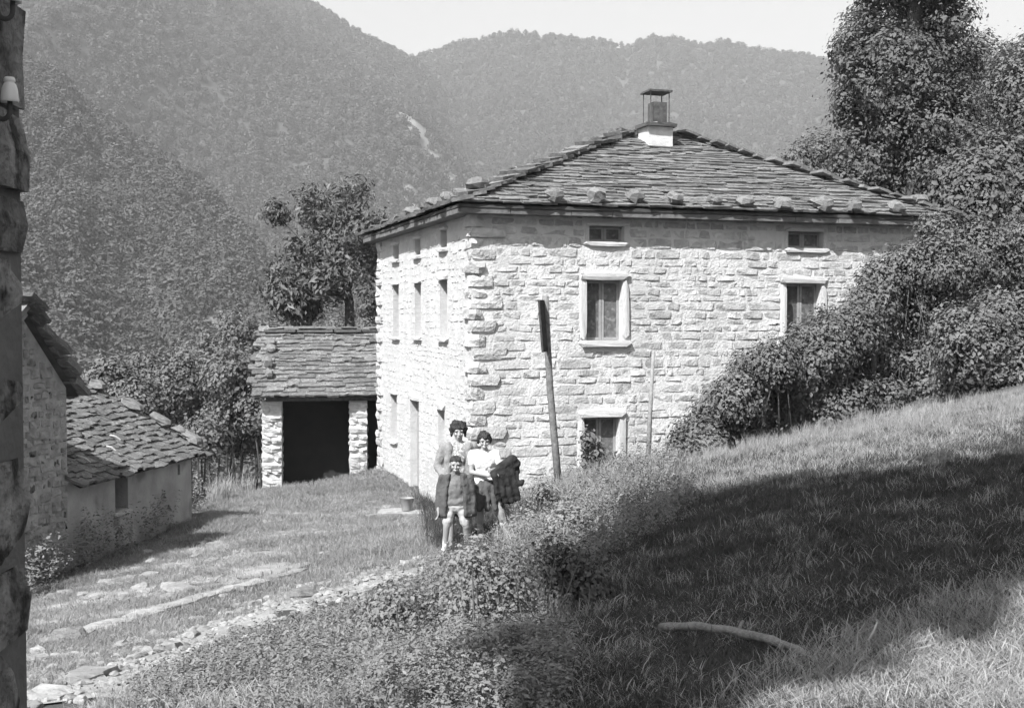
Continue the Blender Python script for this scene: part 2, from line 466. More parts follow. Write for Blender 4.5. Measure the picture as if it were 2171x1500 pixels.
# ------------------------------------------------------------------ geometry-node scatter for uncountable stuff
def scatter(name, P, S, RZ, proto, label, tilt=None, kind='stuff'):
    me = bpy.data.meshes.new(name)
    me.vertices.add(len(P)); me.vertices.foreach_set('co', np.asarray(P, np.float32).ravel())
    for nm, d in (('scl', S), ('rz', RZ), ('tx', np.zeros(len(P)) if tilt is None else tilt)):
        a = me.attributes.new(nm, 'FLOAT', 'POINT'); a.data.foreach_set('value', np.asarray(d, np.float32))
    o = obj(name, me)
    o['kind'] = kind; o['label'] = label; o['category'] = name.replace('_', ' ')
    ng = bpy.data.node_groups.new(name, 'GeometryNodeTree')
    ng.interface.new_socket('Geometry', in_out='INPUT', socket_type='NodeSocketGeometry')
    ng.interface.new_socket('Geometry', in_out='OUTPUT', socket_type='NodeSocketGeometry')
    N = ng.nodes; L = ng.links
    gi = N.new('NodeGroupInput'); go = N.new('NodeGroupOutput')
    ip = N.new('GeometryNodeInstanceOnPoints'); oi = N.new('GeometryNodeObjectInfo')
    oi.inputs['Object'].default_value = proto; oi.inputs['As Instance'].default_value = True
    def att(nm):
        n = N.new('GeometryNodeInputNamedAttribute'); n.data_type = 'FLOAT'; n.inputs['Name'].default_value = nm; return n.outputs[0]
    cx = N.new('ShaderNodeCombineXYZ'); L.new(att('tx'), cx.inputs[0]); L.new(att('rz'), cx.inputs[2])
    L.new(gi.outputs[0], ip.inputs['Points']); L.new(oi.outputs['Geometry'], ip.inputs['Instance'])
    L.new(cx.outputs[0], ip.inputs['Rotation']); L.new(att('scl'), ip.inputs['Scale'])
    L.new(ip.outputs[0], go.inputs[0])
    md = o.modifiers.new('scatter', 'NODES'); md.node_group = ng
    return o
def proto(name, me):
    return bpy.data.objects.new(name, me)          # instance source, never linked

# ------------------------------------------------------------------ leaves
def leaf_arrays(P, Nrm, size, seed, aspect=.62, fold=.25):
    r = np.random.default_rng(seed); n = len(P)
    Nrm = Nrm / np.linalg.norm(Nrm, axis=1, keepdims=True)
    t = r.normal(size=(n, 3)); t[:, 2] -= .5
    t -= (t * Nrm).sum(1, keepdims=True) * Nrm; t /= np.linalg.norm(t, axis=1, keepdims=True)
    b = np.cross(Nrm, t); s = (size * np.clip(r.lognormal(-.05, .38, n), .35, 1.9))[:, None]
    V = np.stack([P - t * s * .5, P + b * s * aspect * .5 + Nrm * s * fold * .5, P + t * s * .55, P - b * s * aspect * .5 + Nrm * s * fold * .5], 1).reshape(-1, 3)
    i = np.arange(n)[:, None] * 4
    F = np.concatenate([i + np.array([[0, 1, 2]]), i + np.array([[0, 2, 3]])], 0)
    return V, F, np.repeat(r.random(n), 4)
def leaf_cloud(name, blobs, n, size, m, parent, seed, clump=.35, per=26, fill=.25, aspect=.62, upb=.45):
    """blobs: (x,y,z,rx,ry,rz). Leaves gather in clumps spread over and just inside the blobs."""
    r = np.random.default_rng(seed); B = np.array(blobs, float)
    wgt = (B[:, 3] * B[:, 4] + B[:, 4] * B[:, 5] + B[:, 3] * B[:, 5]); wgt /= wgt.sum()
    nc = max(4, n // per)
    bi = r.choice(len(B), nc, p=wgt)
    d = r.normal(size=(nc, 3)); d /= np.linalg.norm(d, axis=1, keepdims=True)
    rr = np.where(r.random(nc) < fill, r.uniform(.3, .85, nc), r.uniform(.82, 1.1, nc))
    C = B[bi, :3] + d * B[bi, 3:] * rr[:, None]
    keep = np.ones(nc, bool)
    for b in B:                                    # thin out clumps buried deep in a neighbouring blob
        q = (((C - b[:3]) / b[3:]) ** 2).sum(1)
        keep &= ~((q < .45) & (r.random(nc) < .8))
    C = C[keep]; d = d[keep]; k = len(C)
    ci = r.integers(0, k, n)
    off = r.normal(size=(n, 3)) * clump * .5
    P = C[ci] + off
    o = off / (np.linalg.norm(off, axis=1, keepdims=True) + 1e-6)
    Nn = d[ci] * .6 + o * .75 + r.normal(size=(n, 3)) * .3 + np.array([0, 0, upb])
    V, F, A = leaf_arrays(P, Nn, size, seed + 1, aspect)
    A = np.clip(A * .65 + np.repeat(r.random(k)[ci], 4) * .35, 0, 1)
    return obj(name, mesh(name, V, F, m, False, A), parent)
def pblob(px, py, rpx, Y, ry=None, sq=1.0):
    c = at(px, py, Y); rm = rpx / FPX * Y
    return (c.x, c.y, c.z, rm, rm if ry is None else ry, rm * sq)
def limb(mb, pts, r0, r1, n=7):
    k = len(pts)
    mb.tube(pts, [r0 + (r1 - r0) * i / (k - 1) for i in range(k)], n)

# ================================================================== MOUNTAINS
def crown_proto(name, seed, n, size, m):
    r = np.random.default_rng(seed)
    B = np.array([(0, 0, .55, .5, .5, .5), (.22, .1, .35, .36, .36, .36), (-.2, .15, .4, .36, .36, .4), (.05, -.22, .35, .36, .34, .36), (0, .05, .85, .28, .28, .3)])
    bi = r.integers(0, len(B), n); d = r.normal(size=(n, 3)); d /= np.linalg.norm(d, axis=1, keepdims=True)
    P = B[bi, :3] + d * B[bi, 3:] * r.uniform(.8, 1.08, n)[:, None]
    V, F, A = leaf_arrays(P, d * .9 + r.normal(size=(n, 3)) * .35 + np.array([0, 0, .3]), size, seed, .8, .2)
    return proto(name, mesh(name, V, F, m, False, A))
CROWN = [crown_proto('crown_shape', 5 + k, 240, .17, M['forest']) for k in range(3)]
CROWNF = [crown_proto('crown_shape_near', 15 + k, 460, .115, M['forestn']) for k in range(3)]

def bare_amount(X, Y, Z, bare):                      # 1 where a gully or clearing lies open between the trees
    o = np.zeros(len(X))
    if not bare: return o
    d = Y * cp - Z * sp; qx = CXP + FPX * X / d; qy = CYP - FPX * (Y * sp + Z * cp) / d
    jx = fbm(qx / 22, qy / 22, 91, 3) * 22; jy = fbm(qx / 22, qy / 22, 97, 3) * 22
    for poly in bare:
        for (x0, y0), (x1, y1), wd in poly:
            L2 = (x1 - x0) ** 2 + (y1 - y0) ** 2
            u = np.clip(((qx + jx - x0) * (x1 - x0) + (qy + jy - y0) * (y1 - y0)) / L2, 0, 1)
            dist = np.hypot(qx + jx - x0 - u * (x1 - x0), qy + jy - y0 - u * (y1 - y0))
            o = np.maximum(o, 1 - sstep(wd * .5, wd * 1.7, dist))
    return o
def mountain(name, sky_pts, dr, df, zf, xr, seed, ntree, tsize, label, gul=1., bare=None, crowns=CROWN, pw=1.0):
    xs = np.linspace(xr[0], xr[1], 420 if bare else 200)
    SP = np.array(sky_pts, float)
    drf = np.interp(xs, [p[0] for p in dr], [p[1] for p in dr])
    def surf(px, t):
        px = np.asarray(px, float); t = np.asarray(t, float)
        D = np.interp(px, [p[0] for p in dr], [p[1] for p in dr])
        py = np.interp(px, SP[:, 0], SP[:, 1])
        a = (px - CXP) / FPX; b = (CYP - py) / FPX
        dy = cp + b * sp; dz = -sp + b * cp
        zr = dz / dy * D
        Y = df + (D - df) * t
        X = a / dy * Y
        tt = np.where(t <= 1, np.clip(t, 0, 1) ** pw, 1 - (t - 1) * 1.2)
        z = zf + (zr - zf) * tt
        amp = gul * (D - df) * .10 * np.sin(np.pi * np.clip(t, 0, 1)) ** .8
        rid = np.abs(fbm(X / (D * .16) + 3, Y / (D * .5), seed, 3)) * 2
        z = z - amp * rid * 1.3 + fbm(X / (D * .03), Y / (D * .03), seed + 5, 3) * D * .008
        return X, Y, z
    ts = np.linspace(0, 1.35, 200 if bare else 110)
    PX, T = np.meshgrid(xs, ts, indexing='ij')
    X, Y, Z = surf(PX, T)
    n1, n2 = PX.shape
    i, j = np.meshgrid(np.arange(n1 - 1), np.arange(n2 - 1), indexing='ij')
    a = (i * n2 + j).ravel(); F = np.stack([a, a + n2, a + n2 + 1, a + 1], 1)
    o = obj(name, mesh(name, np.stack([X.ravel(), Y.ravel(), Z.ravel()], 1), F, M['mount'], True, bare_amount(X.ravel(), Y.ravel(), Z.ravel(), bare))); o['kind'] = 'structure'
    r = np.random.default_rng(seed)
    px = r.uniform(xr[0], xr[1], ntree * 3); t = r.uniform(0, 1.04, ntree * 3)
    D = np.interp(px, [p[0] for p in dr], [p[1] for p in dr])
    wq = (df + (D - df) * t) / D
    k = r.random(len(px)) < wq
    px = px[k][:ntree]; t = t[k][:ntree]
    X, Y, Z = surf(px, t)
    keep = r.random(len(X)) > bare_amount(X, Y, Z, bare) * .88
    P = np.stack([X, Y, Z], 1)[keep]; n = len(P)
    which = r.integers(0, 3, n)
    for q in range(3):
        s = which == q
        c = scatter('forest', P[s] - np.array([0, 0, tsize * .15]), tsize * r.uniform(.65, 1.35, s.sum()), r.uniform(0, 6.28, s.sum()), crowns[q], label)
    return surf

SCARS = [[((838, 228), (880, 262), 9), ((880, 262), (925, 330), 9), ((905, 320), (975, 405), 10), ((985, 265), (990, 310), 8), ((1050, 280), (1085, 320), 15), ((1045, 310), (1042, 390), 9), ((870, 270), (900, 280), 10), ((855, 400), (880, 440), 14)]]
mountain('mountain_back', [(-400, 60), (600, 140), (880, 128), (950, 105), (1030, 82), (1090, 72), (1180, 78), (1280, 90), (1330, 97), (1400, 82), (1480, 95), (1540, 90), (1620, 110), (1700, 125), (1780, 137), (1900, 150), (2100, 150), (2600, 100)],
         [(-400, 1700), (1000, 1550), (1400, 1600), (2600, 1500)], 480, -70, (560, 2500), 31, 30000, 7., 'hazy wooded slope of the mountain behind the house roof', gul=1.1)
surfA = mountain('mountain_left', [(-900, -250), (-300, -330), (100, -300), (350, -200), (500, -100), (640, 0), (700, 35), (760, 75), (830, 107), (880, 130), (960, 220), (1060, 330), (1150, 420), (1250, 520)],
         [(-900, 1500), (600, 1400), (1250, 1350)], 330, -66, (-700, 1240), 47, 34000, 6.4, 'wooded slope of the tall mountain with pale scree gullies', gul=1.0, bare=SCARS)
surfC = mountain('spur_left', [(-900, -150), (-200, 20), (55, 140), (130, 175), (210, 262), (330, 335), (400, 385), (470, 455), (560, 560), (640, 640), (760, 730), (900, 830)],
         [(-900, 620), (300, 520), (900, 300)], 110, -42, (-600, 880), 63, 12000, 5.2, 'nearer wooded spur dropping into the valley beside the tall mountain', gul=.8, crowns=CROWNF,
         bare=[[((455, 655), (520, 700), 16), ((440, 700), (540, 760), 22)]])

# ================================================================== MAIN HOUSE
TH = math.atan(800 / 2500.0)
U = Vector((math.cos(TH), math.sin(TH), 0)); Vv = Vector((-math.sin(TH), math.cos(TH), 0))
D0 = 24.0
C0 = at(1000, 1100, D0); C0.z = -4.25
def wall_hit(px, py, P, N): return hit(px, py, P, N)
Lh = None
Pl = hit(801, 700, C0, U); Lh = (Pl - C0).dot(Vv)
Pr = hit(1965, 600, C0, Vv); Wh = (Pr - C0).dot(U)
ZB = -4.6
ZT = hit(1000, 447, C0, Vv).z
FR = lambda px, py: ((hit(px, py, C0, Vv) - C0).dot(U), hit(px, py, C0, Vv).z)          # front wall: x from the near corner, z
LF = lambda px, py: (Lh - (hit(px, py, C0, U) - C0).dot(Vv), hit(px, py, C0, U).z)       # side wall: x from its far end
print('HOUSE', Lh, Wh, ZT)
house = thing('stone_house', 'large three-storey pale stone house with hipped slab roof and chimney', 'house', (C0.x, C0.y, ZB), rz=TH)
OF = Vector((C0.x, C0.y, 0)); OL = OF + Vv * Lh
FRONT = (OF, U, Vv); SIDE = (OL, -Vv, U)         # origin, x to the right seen from outside, y inward
def wmat(W, x, z, y=0, s=(1, 1, 1)):
    return frame(W[0] + W[1] * x + W[2] * y + Vector((0, 0, z)), W[1], W[2], (0, 0, 1), s)

def rect(f, x0, y0, x1, y1):
    a = f(x0, y0); b = f(x1, y1); c = f((x0 + x1) / 2, y0); d = f((x0 + x1) / 2, y1)
    return (a[0], d[1], b[0], c[1])
fo = {'attic_a': rect(FR, 1249, 479, 1323, 512), 'mid_a': rect(FR, 1243, 594, 1318, 721), 'low_a': rect(FR, 1238, 884, 1311, 1030),
      'attic_b': rect(FR, 1671, 491, 1745, 526), 'mid_b': rect(FR, 1667, 601, 1738, 728)}
fo['low_b'] = (fo['mid_b'][0], fo['low_a'][3] - .5, fo['mid_b'][2], fo['low_a'][3])
so = {'a1': rect(LF, 833, 519, 845, 550), 'a2': rect(LF, 879, 506, 891, 541), 'a3': rect(LF, 933, 487, 947, 525),
      'm1': rect(LF, 833, 604, 845, 714), 'm2': rect(LF, 879, 600, 892, 713), 'm3': rect(LF, 932, 593, 948, 716),
      'l1': rect(LF, 829, 835, 841, 932), 'door': rect(LF, 869, 848, 888, 1042), 'l3': rect(LF, 928, 868, 942, 950)}

def wall_sheet(W, length, z0, z1, holes, name, m, parent, y=0., rev=.28, du=.6):
    """outer skin with real openings and their reveals"""
    xs = sorted(set([0, length] + [h[0] for h in holes] + [h[2] for h in holes]))
    zs = sorted(set([z0, z1] + [h[1] for h in holes] + [h[3] for h in holes]))
    mb = MB()
    for i in range(len(xs) - 1):
        for j in range(len(zs) - 1):
            cx, cz = (xs[i] + xs[i + 1]) / 2, (zs[j] + zs[j + 1]) / 2
            if any(h[0] < cx < h[2] and h[1] < cz < h[3] for h in holes): continue
            mb.add([W[0] + W[1] * a + W[2] * y + Vector((0, 0, b)) for a, b in ((xs[i], zs[j]), (xs[i + 1], zs[j]), (xs[i + 1], zs[j + 1]), (xs[i], zs[j + 1]))], [(0, 1, 2, 3)])
    for h in holes:
        q = [(h[0], h[1]), (h[2], h[1]), (h[2], h[3]), (h[0], h[3])]
        for k in range(4):
            a, b = q[k], q[(k + 1) % 4]
            mb.add([W[0] + W[1] * p[0] + W[2] * yy + Vector((0, 0, p[1])) for p, yy in ((a, y), (b, y), (b, y + rev), (a, y + rev))], [(0, 1, 2, 3)])
    return mb.build(name, m, parent, attr=True)
wf = wall_sheet(FRONT, Wh, ZB, ZT, list(fo.values()), 'front_wall', M['mortar'], house)
wl = wall_sheet(SIDE, Lh, ZB, ZT, list(so.values()), 'side_wall', M['white'], house)
mb = MB()
q0, q1 = OF + U * Wh, OF + U * Wh + Vv * Lh
for a, b in ((q0, q1), (q1, OL)):
    mb.add([a + Vector((0, 0, ZB)), b + Vector((0, 0, ZB)), b + Vector((0, 0, ZT)), a + Vector((0, 0, ZT))], [(0, 1, 2, 3)])
mb.build('rear_wall', M['mortar'], house)

def courses(x0, x1, z0, z1, hr, wr, holes, seed, gap=.02):
    r = random.Random(seed); out = []; z = z0
    while z < z1 - .06:
        h = min(r.uniform(*hr), z1 - z)
        if z1 - z - h < hr[0] * .7: h = z1 - z
        segs = [(x0, x1)]
        for a, b, c, d in holes:
            if b < z + h * .85 and d > z + h * .15:
                ns = []
                for s, e in segs:
                    if a > s: ns.append((s, min(e, a)))
                    if c < e: ns.append((max(s, c), e))
                segs = [k for k in ns if k[1] - k[0] > .05] if (a < x1 and c > x0) else segs
        for s, e in segs:
            x = s
            while x < e - .04:
                w = r.uniform(*wr) * (1.25 if h > sum(hr) / 2 else .85)
                if e - x - w < wr[0] * .7: w = e - x
                out.append((x + w / 2, z + h / 2, max(w - gap, .03), max(h - gap, .03), r.random())); x += w
        z += h
    return out
# window dressings (lintel, two jambs, sill) and shutters on the front
def dressing(W, h, par, jw=.13, lint=.15, sill=.13, out=.05, jamb=True, m=M['dress'], dpt=.3):
    a, b, c, d = h
    grow = []
    def blk(nm, x0, z0, x1, z1, o):
        mb = wmat(W, (x0 + x1) / 2, (z0 + z1) / 2, -o / 2 + .04, (x1 - x0, o + .08, z1 - z0))
        piece(nm, 'block', m, mb, par, k=random.randrange(12))
        grow.append((x0, z0, x1, z1))
    if lint: blk('lintel', a - jw, d, c + jw, d + lint, out + .03)
    if jamb:
        blk('jamb', a - jw, b, a, d, out); blk('jamb', c, b, c + jw, d, out)
    if sill: blk('sill', a - jw - .04, b - sill, c + jw + .04, b, out + .05)
    return grow
def window(W, h, par, leaves=2, rec=.2, m=M['shutter'], ml=M['shutterl'], name='window'):
    a, b, c, d = h
    back = MB().box(((a + c) / 2, rec + .05, (b + d) / 2), (c - a, .02, d - b), wmat(W, 0, 0)).build(name, M['void'], par)
    n = leaves
    w = (c - a) / n
    for k in range(n):
        x0 = a + k * w
        MB().box((x0 + w / 2, rec, (b + d) / 2), (w - .012, .03, d - b - .01), wmat(W, 0, 0)).build('shutter', m, back)
        f = MB()
        e = .05
        for xx in (x0 + e / 2 + .006, x0 + w - e / 2 - .006):
            f.box((xx, rec - .024, (b + d) / 2), (e, .016, d - b - .012), wmat(W, 0, 0))
        for zz in (b + e / 2 + .01, d - e / 2 - .01):
            f.box((x0 + w / 2, rec - .023, zz), (w - 2 * e - .02, .014, e), wmat(W, 0, 0))
        f.build('shutter_frame', ml, back)
    return back
holes_f = list(fo.values())
for k, h in fo.items():
    if k.startswith('attic'): holes_f += dressing(FRONT, h, wf, jw=.1, lint=.08, sill=.1, out=.02)
    else: holes_f += dressing(FRONT, h, wf, jw=.15, lint=.16, sill=.14 if k.startswith('mid') else 0, out=.06)
    window(FRONT, h, house)
holes_s = list(so.values())
for k, h in so.items():
    holes_s += dressing(SIDE, h, wl, jw=.09, lint=.14 if k in ('l3', 'door', 'm3') else .06, sill=.09 if k != 'door' else 0, out=.05 if k != 'door' else .03, jamb=False)
    if k == 'door':
        a, b, c, d = h
        dd = MB().box(((a + c) / 2, .22, (b + d) / 2), (c - a, .05, d - b), wmat(SIDE, 0, 0)).build('door', M['shutterl'], house)
        for q in range(4):
            xx = a + (c - a) * (q + .5) / 4
            MB().box((xx, .185, (b + d) / 2), ((c - a) / 4 - .012, .02, d - b - .02), wmat(SIDE, 0, 0)).build('door_plank', M['shutterl'], dd)
        MB().ell(wmat(SIDE, c - .1, b + 1.0, .16).translation, (.025, .025, .025), nu=8, nv=6).build('handle', M['metal'], dd, True)
    else:
        window(SIDE, h, house, leaves=1, rec=.26, m=M['shutterl'])

def bramble_hides(px, py):          # the thicket in front of the right end of the wall
    return py > np.interp(px, [1400, 1450, 1500, 1560, 1640, 1680, 1760, 1850, 1960], [990, 960, 880, 800, 730, 660, 640, 590, 560])
# quoins at the corners
def quoins(C, dirs, zs, zt, par, seed, nm='quoin', wid=(.34, .75)):
    r = random.Random(seed); z = zs; k = 0
    while z < zt - .1:
        h = min(r.uniform(.2, .3), zt - z)
        a, b = (r.uniform(.5, .8), r.uniform(.22, .32)) if k % 2 else (r.uniform(.24, .34), r.uniform(.4, .6))
        o = r.uniform(.03, .06)
        c = Vector((C.x, C.y, z + h / 2)) + dirs[0] * (a / 2 - o) + dirs[1] * (b / 2 - o)
        piece(nm, 'block', M['quoin'], frame(c, dirs[0], dirs[1], (0, 0, 1), (a + o, b + o, h - .015)), par)
        z += h; k += 1
quoins(OF, (U, Vv), -4.3, ZT - .05, wf, 3)
quoins(OL, (-Vv, U), -4.5, ZT - .05, wl, 5)
cs = courses(.42, Wh - .02, ZB + .3, ZT - .02, (.12, .25), (.2, .7), holes_f, 11, gap=.028)
vis = []
jb = MB()
for (x, z, w, h, rr) in cs:
    p = OF + U * x; px, py = proj((p.x, p.y, z))
    gz = g(p.x, p.y)
    hidden = bramble_hides(px, py) or z + h / 2 < gz + .02
    vis.append((0 if hidden else w * h, x, z, w, h, rr))
vis.sort(reverse=True)
for k, (ar, x, z, w, h, rr) in enumerate(vis):
    mw = wmat(FRONT, x, z, .019, (w, .022 + .016 * rr, h))
    if k < 300 and ar > 0:
        piece('stone', 'stone', M['stone'], mw, wf)
    else:
        V, F = BLK[random.randrange(16)]; jb.add(V, F, mw, random.random())
jb.build('small_stones', M['stone_j'], wf, attr=True, kind='stuff')
jb = MB()
for (x, z, w, h, rr) in courses(.3, Lh - .3, ZB + .2, ZT - .02, (.1, .22), (.14, .42), holes_s, 12, gap=.03):
    V, F = BLK[random.randrange(16)]
    jb.add(V, F, wmat(SIDE, x, z + random.uniform(-.03, .03), .014, (w * random.uniform(.7, 1), .017 + .011 * rr, h * random.uniform(.6, 1))), random.random())
jb.build('rubble_facing', M['white'], wl, attr=True, kind='stuff')

# ---- roof
OV = .37; SL = R(24.3)
ZE = ZT + .10
tS = math.tan(SL)
r00 = OF - U * OV - Vv * OV; WE = Wh + 2 * OV; LE = Lh + 2 * OV
hw = LE / 2
XL = 5.45 + OV; XR = WE - (7.0 + OV)          # run of the left and right hips
def rp(x, y): # roof plan -> world (x along U, y along V from outer eave corner)
    e = min(x * hw / XL, (WE - x) * hw / XR, y, LE - y)
    p = r00 + U * x + Vv * y; return Vector((p.x, p.y, ZE + e * tS))
corn = [(0, 0), (WE, 0), (WE, LE), (0, LE)]; rdg = [(XL, hw), (WE - XR, hw)]
Vd = [rp(*c) for c in corn] + [rp(*c) for c in rdg]
Vd += [v - Vector((0, 0, .06)) for v in Vd[:4]]
roof = obj('roof', mesh('roof', Vd, [(0, 1, 5, 4), (1, 2, 5), (2, 3, 4, 5), (3, 0, 4), (6, 7, 1, 0), (7, 8, 2, 1), (8, 9, 3, 2), (9, 6, 0, 3), (9, 8, 7, 6)], M['deck']), house)
def slab_rows(O, X, S, N, length, span, par, m, ds=.24, ln=.46, th=.055, wr=(.32, .72), join=None, seed=1, name='slab', keep=None, limit=9999):
    """span(s) -> (x0,x1) of the row at slope distance s"""
    r = random.Random(seed); s = -.06; cnt = 0; rest = MB()
    while s < length - .1:
        x0, x1 = span(max(s, 0)); x = x0 - r.uniform(0, .3)
        big = r.uniform(.85, 1.2)
        while x < x1:
            w = r.uniform(*wr) * big
            if x + w > x1 + .2: w = max(x1 + .06 - x, .15)
            t = th * r.uniform(.7, 1.4); l = ln * r.uniform(.9, 1.1)
            tilt = math.atan(1.3 * th / l) + r.uniform(-.02, .03)
            Sx = (S * math.cos(tilt) - N * math.sin(tilt)).normalized(); Nx = (N * math.cos(tilt) + S * math.sin(tilt)).normalized()
            yaw = r.uniform(-.06, .06)
            Xr = (X * math.cos(yaw) + Sx * math.sin(yaw)); Sr = (Sx * math.cos(yaw) - X * math.sin(yaw))
            c = O + X * (x + w / 2) + S * (s + l / 2 + r.uniform(-.05, .05)) + N * (th * 1.35 + r.uniform(-.012, .018))
            mw = frame(c, Xr, Sr, Nx, (w * 1.04, l, t))
            if join is None and cnt < limit:
                piece(name, 'slab', m, mw, par); cnt += 1
            elif join is None:
                V, F = SLB[r.randrange(14)]; rest.add(V, F, mw, r.random())
            elif join is not None:
                V, F = SLB[r.randrange(14)]; join.add(V, F, mw, r.random())
            x += w
        s += ds * r.uniform(.85, 1.15)
    if rest.n: rest.build('upper_slabs', M['slab_j'], par, attr=True, kind='stuff')
    return cnt
sl_len = hw / math.cos(SL)
cS, sS = math.cos(SL), math.sin(SL)
n = slab_rows(rp(0, 0), U, Vv * cS + Vector((0, 0, sS)), -Vv * sS + Vector((0, 0, cS)), sl_len, lambda s: (s * cS * XL / hw, WE - s * cS * XR / hw), roof, M['slab'], seed=21, ds=.205, ln=.4, th=.042, wr=(.27, .66), limit=300)
print('front slabs', n)
jb = MB()
for O, X, S, ln_, run in ((rp(0, LE), -Vv, U, LE, XL), (rp(WE, 0), Vv, -U, LE, XR), (rp(WE, LE), -U, -Vv, WE, hw)):
    al = math.atan(hw * tS / run); ca, sa = math.cos(al), math.sin(al)
    if run == hw: f_ = lambda s: (s * ca * XR / hw, WE - s * ca * XL / hw)
    else: f_ = lambda s, q=run: (s * ca * hw / q, LE - s * ca * hw / q)
    slab_rows(O, X, S * ca + Vector((0, 0, sa)), -S * sa + Vector((0, 0, ca)), run / ca, f_, roof, M['slab'], seed=22, ds=.27, ln=.44, join=jb, wr=(.35, .8))
jb.build('far_slabs', M['slab_j'], roof, attr=True, kind='stuff')
# cornice slabs under the eaves of the two faces in view
for (W, ln_) in ((FRONT, Wh), (SIDE, Lh)):
    x = -OV + .05
    while x < ln_ + OV - .1:
        w = min(random.uniform(.8, 1.6), ln_ + OV - .05 - x)
        MB().box((0, 0, 0), (w - .012, OV + .16, .1 + random.uniform(-.008, .008)), frame(W[0] + W[1] * (x + w / 2) - W[2] * (OV / 2 - .1 + random.uniform(-.012, .012)) + Vector((0, 0, ZT - .02)), W[1], W[2])).build('cornice_slab', M['cornice'], roof)
        x += w
# long slabs laid up the hips
def hip(p, q, n, par, seed, w=.5, up_=.13, th=.075):
    r = random.Random(seed); d = (q - p); L = d.length; d.normalize()
    sd = d.cross(Vector((0, 0, 1))).normalized(); up = sd.cross(d)
    for k in range(n):
        l = L / n * 1.5; c = p + d * (L * (k + .5) / n) + up * (up_ + r.uniform(-.01, .03)) + sd * r.uniform(-.06, .06)
        ti = .09 + r.uniform(-.03, .05)
        dd = d * math.cos(ti) - up * math.sin(ti); uu = up * math.cos(ti) + d * math.sin(ti)
        a = r.uniform(-.12, .12)
        piece('hip_slab', 'slab', M['slab'], frame(c, dd * math.cos(a) + sd * math.sin(a), -sd * math.cos(a) + dd * math.sin(a), uu, (l * r.uniform(.8, 1.1), w * r.uniform(.7, 1.2), th)), par)
hip(rp(.2, .2 * hw / XL), rp(XL, hw), 11, roof, 31)
hip(rp(WE - .2, .2 * hw / XR), rp(WE - XR, hw), 16, roof, 32, .34, .09, .045)
hip(rp(XL - .2, hw), rp(WE - XR + .2, hw), 4, roof, 33, .6)
# ---- chimney
RN = (-Vv * sS + Vector((0, 0, cS)))
cb = hit(1400, 318, rp(0, 0), RN)
cw, cd = .66, .62
chb = cb + Vv * cd / 2
cz1 = hit(1400, 268, cb, Vv).z
chim = MB().box((0, 0, (cz1 + cb.z - .5) / 2), (cw, cd, cz1 - cb.z + .5), frame((chb.x, chb.y, 0), U, Vv)).build('chimney', M['plaster'], roof)
MB().box((0, 0, cb.z - .01), (cw + .06, cd + .08, .1), frame((chb.x, chb.y, 0), U, Vv)).build('flashing', M['dress'], chim)
piece('cap_slab', 'slab', M['slab'], frame((chb.x, chb.y, cz1 + .04), U, Vv, (0, 0, 1), (cw + .16, cd + .16, .085)), chim, 3)
z2 = cz1 + .08; z3 = hit(1400, 214, cb, Vv).z; z4 = hit(1400, 193, cb, Vv).z
px_ = MB().box((.05, 0, (z2 + z3) / 2), (.36, .36, z3 - z2), frame((chb.x, chb.y, 0), U, Vv)).build('flue_box', M['metal'], chim)
piece('mortar_pad', 'rock', M['plaster'], frame((chb.x + .03, chb.y, z2 + .015), U, Vv, (0, 0, 1), (.46, .46, .08)), chim, 2)
for sx in (-1, 1):
    for sy in (-1, 1):
        MB().tube([(chb + U * (.02 + sx * .25) + Vv * sy * .22).to_tuple()[:2] + (z2 - .02,), (chb + U * (.02 + sx * .25) + Vv * sy * .22).to_tuple()[:2] + (z4,)], [.014, .014], 6).build('post', M['metal'], chim)
MB().box((.02, 0, z4 + .02), (.62, .6, .045), frame((chb.x, chb.y, 0), U, Vv)).build('cowl_plate', M['metal'], chim)

# ---- weight stones on the roof (each lies loose on the slabs)
ORD = ['first', 'second', 'third', 'fourth', 'fifth', 'sixth', 'seventh', 'eighth', 'ninth', 'tenth', 'eleventh', 'twelfth']
ws = [(1173, 413, 34, 26), (1264, 416, 36, 28), (1345, 417, 36, 24), (1430, 420, 32, 24), (1515, 424, 26, 20), (1578, 427, 34, 22), (1657, 431, 32, 22), (1740, 431, 38, 26), (1809, 438, 28, 22), (1898, 439, 34, 22)]
for k, (px, py, w, h) in enumerate(ws):
    P = hit(px, py + h * .35, rp(0, 0) + RN * .12, RN); sc_ = FPX / P.y
    ww, hh = w / sc_ * 1.05, h / sc_ * 1.0
    S_ = Vv * cS + Vector((0, 0, sS))
    o = piece('weight_stone', 'rock', M['rock'], frame(P + RN * (hh * .42), U, S_, RN, (ww, ww * random.uniform(.8, 1.2), hh)))
    tag(o, f'{ORD[k]} loose weight stone along the front eave, counted from the near house corner', 'stone', 'weight stones along the house eave')
hs_ = [(1006, 404, 40, 26, 'round boulder resting on the hip slabs just above the near roof corner', 0), (945, 422, 26, 20, 'pale block on the side eave just beyond the hip boulder', .25),
       (916, 435, 34, 16, 'flat dark stone lying on the side eave left of the pale block', .35), (868, 463, 30, 14, 'small flat stone lying near the far end of the side eave', .55),
       (1958, 434, 34, 18, 'tilted flat stone at the far right corner of the house roof', 1)]
for px, py, w, h, lb, tq in hs_:
    if px < 1010:
        dist = {1006: .55, 945: 2.2, 916: 3.3, 868: 5.6}[px]
        q = rp(.35 if px < 1000 else .55, dist if px < 1000 else .55)
    else:
        q = rp(WE - .5, .55)
    sc_ = FPX / q.y
    o = piece('weight_stone', 'rock', M['rock'], frame(q + Vector((0, 0, .13 + h / sc_ * .45)), U, Vv, (0, 0, 1), (w / sc_ * 1.1, .42, h / sc_ * 1.1)))
    tag(o, lb, 'stone', 'weight stones along the house eave')

